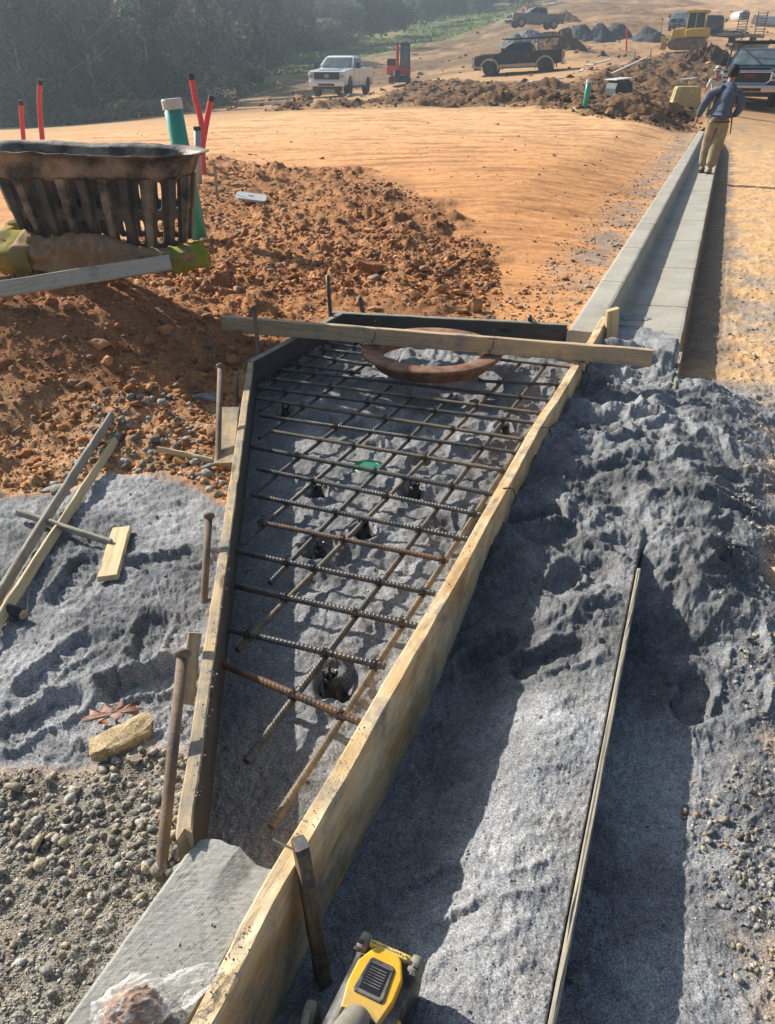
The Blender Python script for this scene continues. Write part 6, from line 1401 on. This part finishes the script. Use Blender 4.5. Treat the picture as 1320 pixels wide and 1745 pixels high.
V_.append(hc + v((.02, .105, -.01))); E_.append((n_ - 2, n_)); R_.append((.014, .014))        # nose
for sx in (-1, 1): V_.append(hc + v((sx * .092, -.0, -.01))); E_.append((n_ - 2, len(V_) - 1)); R_.append((.012, .020))   # ears
hand(V_, E_, R_, 7, wrL, v((-.35, .15, -.9)).normalized(), v((.5, .3, .0)).normalized(), 1)
hand(V_, E_, R_, 10, wrR, v((-.65, .55, -.1)).normalized(), v((0, .3, .6)).normalized(), 1)
skin_obj('body', V_, E_, R_, M_SKIN, man, 1)
for sx in (-1, 1):
    mb = MB(); mb.lathe([(.0, .012), (.008, .009), (.011, 0)], 10, Matrix.Translation(hc + v((sx * .032, .088, .015))) @ Matrix.Rotation(R(-90), 4, 'X')); mb.build('eye', plain('eye_white', (.6, .6, .6), .3), man, True)
mb = MB(); mb.tube([hc + v((-.024, .087, -.052)), hc + v((0, .094, -.054)), hc + v((.024, .087, -.052))], .005, 6); mb.build('mouth', plain('lips', (.3, .12, .1), .5), man, True)
sh = [pel + v((0, 0, .02)), waist, chest, neckb + v((.01, .01, .035)), shL, elL, wrL + v((.0, 0, .02)), shR, elR, wrR + v((.03, -.02, .01))]
skin_obj('shirt', [v((-.01, .01, .87)), pel + v((0, 0, .06)), waist + v((0, 0, .04)), chest + v((.01, 0, .0)), chest + v((.02, .01, .09)), neckb + v((.01, .01, .05))], [(0, 1), (1, 2), (2, 3), (3, 4), (4, 5)], [(.205, .155), (.20, .15), (.205, .15), (.235, .155), (.215, .13), (.085, .085)], M_SHIRT, man, 3, 2, .03)
for (a_, b_, c_) in ((shL, elL, wrL), (shR, elR, wrR)):
    e_ = b_ + (c_ - b_) * .5; skin_obj('sleeve', [a_ + (chest - a_) * .35, a_, (a_ + b_) / 2, b_, e_, c_ + (c_ - b_).normalized() * .0], [(0, 1), (1, 2), (2, 3), (3, 4), (4, 5)], [.10, (.105, .10), (.088, .085), (.078, .075), (.064, .064), (.048, .048)], M_SHIRT, man, 2, 1, .03)
tr_ = [pel + v((0, 0, -.03)), pel + v((0, 0, .06)), hipL + v((0, 0, -.12)), kneeL, ankL + v((0, -.01, -.01)), hipR + v((0, 0, -.12)), kneeR, ankR + v((0, -.01, -.01))]
skin_obj('trousers', tr_, [(0, 1), (0, 2), (2, 3), (3, 4), (0, 5), (5, 6), (6, 7)], [(.20, .155), (.19, .15), (.13, .14), (.112, .115), (.105, .105), (.13, .14), (.112, .115), (.105, .105)], M_KHAKI, man, 2, 0, .035)
for nm, an_, to in (('boot', ankL, toeL), ('boot', ankR, toeR)):
    h_ = v((an_.x, an_.y - .05, .045)); skin_obj(nm, [an_ + v((0, 0, .03)), an_ + v((0, 0, -.045)), h_, to + v((0, 0, .005))], [(0, 1), (1, 2), (1, 3)], [(.066, .068), (.064, .058), (.052, .050), (.060, .045)], M_BOOT, man, 2, 1)
    mb = MB(); mb.box(((an_.x + to.x) / 2 * 1, (an_.y + to.y) / 2 - .02, .012), (.10, (to - an_).length + .13, .024), None, .01); mb.build('sole', M_TRIM, man)
# hair: a close cap with a ragged edge
bmh = bmesh.new(); bmesh.ops.create_icosphere(bmh, subdivisions=4, radius=1); HV = np.array([q.co[:] for q in bmh.verts]); HF = [tuple(q.index for q in f_.verts) for f_ in bmh.faces]; bmh.free()
jit = fbm(HV[:, 0] + HV[:, 2], HV[:, 1] - HV[:, 2], 3.5, 4, .65); keep = ~((HV[:, 1] > .45) & (HV[:, 2] < .35)) & (HV[:, 2] > -.72 + .2 * jit)
HP = HV * np.array([.094, .108, .120]) * (1.05 + .16 * jit[:, None]) + np.array([hc.x, hc.y - .004, hc.z + .015]); HF = [f_ for f_ in HF if all(keep[i] for i in f_)]
mesh_obj('hair', HP, HF, M_HAIR, man, True)
mb = MB(); mb.tube([v((.0 +   .183 * math.cos(a_), .01 + .138 * math.sin(a_),   .875)) for a_ in [k * math.pi / 12 for k in range(25)]], .012, 6); mb.build('belt', M_TRIM, man)
mb = MB(); mb.tube([v((.20, .0, .98)), v((.22, -.01, .86)), v((.235, -.01, .68))], [.016, .014, .01], 6); mb.build('tool_strap', M_TRIM, man)
mb = MB(); mb.box((.135, -.0, .68), (.035, .13, .18), None, .015); mb.build('thigh_pocket', M_KHAKI, man)
# --- second man mostly hidden behind him, grey brimmed hat
q = atY(1224, 116, 31); gp = gz(q.x, q.y, False); z0 = min(gp, q.z - 1.60)
m2 = empty('person', (q.x, q.y, q.z - 1.74), .3, 'man in a pale hat and light clothes mostly hidden behind the walking man', 'person')
V2 = [v((0, 0, .95)), v((0, 0, 1.15)), v((0, 0, 1.38)), v((0, 0, 1.50)), v((0, .01, 1.60)), v((0, .01, 1.68)), v((-.2, 0, 1.40)), v((-.28, .05, 1.12)), v((-.2, .25, 1.0)), v((.2, 0, 1.40)), v((.28, .05, 1.12)), v((.2, .25, 1.0)), v((-.1, 0, .9)), v((-.11, 0, .5)), v((-.11, 0, .08)), v((-.11, .15, .04)), v((.1, 0, .9)), v((.11, 0, .5)), v((.11, 0, .08)), v((.11, .15, .04))]
skin_obj('body', V2, [(0, 1), (1, 2), (2, 3), (3, 4), (4, 5), (2, 6), (6, 7), (7, 8), (2, 9), (9, 10), (10, 11), (0, 12), (12, 13), (13, 14), (14, 15), (0, 16), (16, 17), (17, 18), (18, 19)], [(.13, .1), (.12, .09), (.14, .1), .05, (.085, .095), (.06, .07), .05, .04, .028, .05, .04, .028, .08, .055, .04, .035, .08, .055, .04, .035], M_SKIN, m2, 2, 0)
skin_obj('shirt', [V2[0], V2[1], V2[2], V2[3] + v((0, 0, -.03)), V2[6], V2[7], V2[9], V2[10]], [(0, 1), (1, 2), (2, 3), (2, 4), (4, 5), (2, 6), (6, 7)], [(.16, .12), (.15, .12), (.17, .13), .075, .075, .06, .075, .06], M_GREYC, m2, 2, 2)
skin_obj('trousers', [V2[0], V2[12], V2[13], V2[14], V2[16], V2[17], V2[18]], [(0, 1), (1, 2), (2, 3), (0, 4), (4, 5), (5, 6)], [(.15, .12), .1, .08, .07, .1, .08, .07], M_KHAKI, m2, 2, 0)
mb = MB(); mb.lathe([(.0, 1.82), (.06, 1.815), (.095, 1.79), (.105, 1.72), (.108, 1.70), (.165, 1.685), (.165, 1.678), (.10, 1.69)], 24); mb.build('hat', M_GREYC, m2, True)
mb = MB(); mb.lathe([(.1075, 1.735), (.1105, 1.72), (.1105, 1.70)], 24); mb.build('hat_band', M_TRIM, m2, True)
# ================================================================== TOOL, BAG, LEAF
# ---- yellow and black cordless tool lying at the bottom edge, battery end away from the camera
M_TY = plain('tool_yellow', (.74, .40, .012), .45, 0, .2, 18, (.33, .26, .14), .38, .1, .0008); M_TB = plain('tool_black', (.022, .022, .024), .55, 0, .3, 25, (.22, .21, .19), .35, .3, .001); M_TG = plain('tool_dust', (.17, .155, .125), .75, 0, .25, 22, (.3, .27, .22), .5, .3, .001)
q0 = at(643, 1668, .075); ax = (at(655, 1590, .07) - at(578, 1752, .07)); ang = math.atan2(ax.y, ax.x)
tl = empty('power_tool', (q0.x, q0.y, -.10), ang, 'dusty yellow and black cordless power tool lying on the sand at the bottom edge', 'power tool')
tl.scale = (1.1, 1.1, 1.1)
# local: x towards the battery end (away from the camera), y left, z up; battery top at z = .17
mb = MB(); mb.box((-.035, 0, .085), (.205, .124, .145), None, .026); mb.build('bumper_housing', M_TB, tl, True)
V = []; F = []; pl = [(.040, -.030), (.052, -.020), (.052, .020), (.040, .030), (.012, .044), (-.030, .045), (-.075, .036), (-.16, .030), (-.16, -.030), (-.075, -.036), (-.030, -.045), (.012, -.044)]
def slab(poly, z0, z1, ch=.004):
    n = len(poly); cx = sum(p[0] for p in poly) / n; cy = sum(p[1] for p in poly) / n; V = []; F = []
    for (z, k) in ((z0, 1.0), (z1 - ch, 1.0), (z1 - ch * .3, .975), (z1, .93)):
        for (x, y) in poly: V.append((cx + (x - cx) * k, cy + (y - cy) * k, z))
    for i in range(3):
        for k in range(n): F.append((i * n + k, i * n + (k + 1) % n, (i + 1) * n + (k + 1) % n, (i + 1) * n + k))
    F.append(tuple(3 * n + k for k in range(n))); return V, F
mb = MB(); mb.add(*slab(list(reversed(pl)), .14, .172)); sh_ = mb.build('yellow_shell', M_TY, tl)
mb = MB(); mb.box((.062, 0, .140), (.014, .078, .022), None, .005); mb.build('latch_bar', M_TY, tl)
mb = MB(); mb.box((.050, 0, .166), (.010, .076, .014), None, .003); mb.build('label_strip', plain('label_strip', (.72, .52, .12), .5), tl)
rd = random.Random(2)
for k in range(13): mb = MB(); mb.box((.050 + rd.uniform(-.001, .001), -.034 + k * .0056, .1735), (.0034, .0030 + rd.uniform(-.001, .001), .0008)); mb.build('worn_print', M_TB, tl)
for s_ in (-1, 1):
    mb = MB(); mb.box((.052, s_ * .052, .135), (.036, .024, .062), None, .010); mb.build('corner_bumper', M_TG, tl, True)
    for k in range(2): mb = MB(); mb.box((.046 - k * .016, s_ * .056, .166), (.008, .012, .006), None, .002); mb.build('bumper_notch', M_TB, tl)
mb = MB(); mb.add(*slab([(.020, .024), (.024, .020), (.024, -.020), (.020, -.024), (-.038, -.029), (-.043, -.025), (-.043, .025), (-.038, .029)][::-1], .166, .1765, .002)); vt = mb.build('vent_frame', M_TB, tl)
mb = MB(); mb.box((-.010, 0, .1766), (.052, .040, .0015)); mb.build('vent_panel', glassm('vent_gloss', (.015, .015, .017), .2), vt)
for k in range(7): mb = MB(); mb.box((.006 - k * .0052, 0, .1780), (.0018, .032 + .0, .0016)); mb.build('vent_rib', M_TB, vt)
mb = MB(); mb.tube([(.014, -.020, .1782), (.014, .018, .1782)], .0007, 5); mb.build('vent_highlight_edge', M_TG, vt)
# handle stub rising towards the camera
mb = MB(); mb.tube([(-.075, 0, .160), (-.088, 0, .178), (-.115, .0, .190), (-.160, 0, .192), (-.22, 0, .185)], [.020, .0255, .0275, .026, .024], 22); mb.build('grip', M_TG, tl, True)
mb = MB(); mb.tube([(-.10, .026, .176), (-.14, .029, .182), (-.20, .028, .178)], .0055, 8); mb.build('grip_edge', M_TY, tl, True)
for s_ in (-1, 1):
    mb = MB(); mb.add(*slab([(-.07, s_ * .012), (-.075, s_ * .034), (-.17, s_ * .031), (-.17, s_ * .012)][::(-1 if s_ > 0 else 1)], .165, .1745, .002)); mb.build('rubber_inlay', M_TB, tl)
mb = MB(); mb.box((-.10, -.060, .12), (.12, .012, .05), None, .005); mb.build('side_panel', M_TY, tl)
# pale dusty block end beside it
q = at(524, 1728, .02); sb_ = empty('dusty_block', (q.x, q.y - .01, -.05), ang + .25, 'pale dusty plastic block end poking into view left of the yellow tool', 'tool')
mb = MB(); mb.box((0, 0, .03), (.10, .034, .085), None, .012, .8, .8); mb.build('block', M_TG, sb_, False)
mb = MB(); mb.box((-.012, .0, .076), (.05, .014, .012), None, .004); mb.build('ridge', M_TG, sb_, False)
mb = MB(); mb.box((-.02, .03, .0), (.09, .03, .06), None, .008); mb.build('dark_base', M_TB, sb_, False)
# ---- crumpled clear bag with something brown in it
q = at(268, 1708, .15); bg_ = empty('plastic_bag', (q.x, q.y, .125), R(28), 'crumpled clear plastic bag holding a brown lump on the concrete slab', 'plastic bag')
def crumple(nm, rx, ry, rz_, mat, seed, amp, cx=0, cz=0, taper=0.0):
    bm = bmesh.new(); bmesh.ops.create_icosphere(bm, subdivisions=5, radius=1); V = np.array([q_.co[:] for q_ in bm.verts]); F = [tuple(q_.index for q_ in f_.verts) for f_ in bm.faces]; bm.free()
    n1 = fbm(V[:, 0] * 1.0 + V[:, 2] * .8, V[:, 1] - V[:, 2] * .6, 2.2, 4, .55, seed); rg = 1 - np.abs(fbm(V[:, 0] * .5 + V[:, 2], V[:, 1] * 1.8 + V[:, 2] * .5, 2.6, 3, .5, seed + 3)) * 3.2
    P = V * (1 + amp * n1[:, None] + amp * .38 * np.clip(rg, 0, 1)[:, None]); tp = 1 - taper * (P[:, 0] * .5 + .5); P = P * np.stack([np.full(len(P), rx), ry * tp, rz_ * tp], 1); P[:, 0] += cx; P[:, 2] += cz; P[:, 2] = np.maximum(P[:, 2], .002)
    return mesh_obj(nm, P, F, mat, bg_, True)
M_LUMP = plain('brown_paper_lump', (.34, .22, .15), .8, 0, .3, 20, (.2, .11, .07), .4, .6, .004)
crumple('brown_lump', .048, .040, .034, M_LUMP, 2, .35, -.045, .030)
m, nt, bs = new_mat('clear_film'); bs.inputs['Base Color'].default_value = (.92, .90, .88, 1); bs.inputs['Roughness'].default_value = .12; bs.inputs['Specular IOR Level'].default_value = .9
tp_ = nt.nodes.new('ShaderNodeBsdfTransparent'); mx = nt.nodes.new('ShaderNodeMixShader'); lw_ = N(nt, 'ShaderNodeLayerWeight', Blend=.35)
cr_ = ramp(nt, noise(nt, coords(nt), 30, 4, .6), [(.45, (.02, .02, .02)), (.75, (.30, .30, .30))]); ad_ = N(nt, 'ShaderNodeMath', operation='MULTIPLY_ADD'); nt.links.new(lw_.outputs['Facing'], ad_.inputs[0]); ad_.inputs[1].default_value = .38; nt.links.new(cr_, ad_.inputs[2])
nt.links.new(ad_.outputs[0], mx.inputs[0]); nt.links.new(tp_.outputs[0], mx.inputs[1]); nt.links.new(bs.outputs[0], mx.inputs[2]); nt.links.new(mx.outputs[0], nt.nodes['Material Output'].inputs[0])
bump(nt, bs, noise(nt, coords(nt), 70, 3, .5), .5, .004)
crumple('film', .062, .052, .044, m, 5, .38, -.045, .034); crumple('twisted_film_end', .062, .034, .026, m, 9, .55, .045, .030, .3)
# ---- oak leaf
q = lie(188, 1216, .034); lf = empty('oak_leaf', q, R(12), 'brown lobed oak leaf lying on the sand above the stained broken concrete', 'leaf'); lf.scale = (1.55, 1.05, 1.0)
out = [(-.052, 0), (-.038, .010), (-.040, .030), (-.026, .016), (-.016, .020), (-.014, .044), (-.002, .020), (.010, .022), (.020, .042), (.022, .018), (.036, .016), (.050, .030), (.044, .008), (.062, .004), (.052, -.008), (.050, -.026), (.034, -.012), (.022, -.016), (.014, -.038), (.004, -.014), (-.010, -.016), (-.020, -.036), (-.022, -.012), (-.036, -.012), (-.044, -.022)]
V = []; F = []; n = len(out)
for (k_, ) in ((1.0,), (.55,), (.12,)):
    for (x, y) in out: xx, yy = x * k_, y * k_ if k_ < 1 else y; V.append((xx, yy, .005 * math.sin(xx * 60) + .10 * abs(yy) + .002 * math.sin(yy * 120 + xx * 60)))
for i in range(2):
    for k in range(n): F.append((i * n + k, i * n + (k + 1) % n, (i + 1) * n + (k + 1) % n, (i + 1) * n + k))
F.append(tuple(2 * n + k for k in range(n)))
M_LEAF = plain('brown_leaf', (.20, .085, .05), .6, 0, .3, 30, (.28, .13, .08), .3, .5, .002)
o = mesh_obj('blade', V, F, M_LEAF, lf, True); so = o.modifiers.new('s', 'SOLIDIFY'); so.thickness = .0006
mb = MB(); mb.tube([(-.052, 0, .001), (0, 0, .004), (.06, .003, .004)], [.0012, .001, .0005], 5); mb.tube([(-.052, 0, .001), (-.075, -.006, .006)], .0011, 5); mb.build('midrib', M_LEAF, lf)
q = lie(176, 1232, .008); mb = MB(); mb.add([(-.015, -.004, 0), (0, -.008, .004), (.018, -.003, .003), (.012, .006, .002), (-.008, .007, .005)], [(0, 1, 2, 3, 4)], Matrix.Translation(q)); o = mb.build('leaf_scrap', plain('orange_leaf', (.42, .15, .04), .6)); so = o.modifiers.new('s', 'SOLIDIFY'); so.thickness = .0008; tag(o, 'small curled orange leaf scrap just below the brown oak leaf', 'leaf')
q = lie(1138, 1372, .004); mb = MB(); mb.lathe([(0, .003), (.010, .0025), (.014, 0)], 12, Matrix.Translation(q) @ Matrix.Rotation(R(80), 4, 'Z') @ Matrix.Scale(.35, 4, (0, 1, 0))); tag(mb.build('willow_leaf', plain('dry_leaf', (.27, .25, .2), .7)), 'small pale narrow leaf on the shaded sand right of the thin form board', 'leaf')
q = lie(1277, 788, .006); mb = MB(); mb.box((0, 0, 0), (.03, .018, .008), Matrix.Translation(q) @ Matrix.Rotation(.5, 4, 'Z'), .003); tag(mb.build('plastic_scrap', plain('turquoise', (.05, .42, .42), .4)), 'small turquoise plastic scrap among the roadside stones', 'litter')
q = lie(212, 1468, .006); mb = MB(); mb.tube([q + Vector((-.03, .004, 0)), q + Vector((.03, -.004, .002))], .0018, 6); tag(mb.build('nail', plain('bright_nail', (.5, .5, .5), .3)), 'single loose nail lying on the gravel left of the round headed stake', 'nail')
# ================================================================== HAZE
hv, hn, _b = new_mat('haze_air'); hn.nodes.remove(_b); pv = hn.nodes.new('ShaderNodeVolumePrincipled'); pv.inputs['Color'].default_value = (.70, .86, 1, 1); pv.inputs['Density'].default_value = .0023; pv.inputs['Anisotropy'].default_value = .6
hn.links.new(pv.outputs[0], hn.nodes['Material Output'].inputs['Volume'])
zmin = float(fGZ.min()) - 1; zmax = float(max(fGZ.max(), 24)) + 3
mb = MB(); xm = float(np.abs(fGX).max()) + 5; mb.box((0, (float(fGY.max()) - 8) / 2, (zmin + zmax) / 2), (2 * xm, float(fGY.max()) + 20, zmax - zmin)); tag(mb.build('haze', hv), kind='stuff')
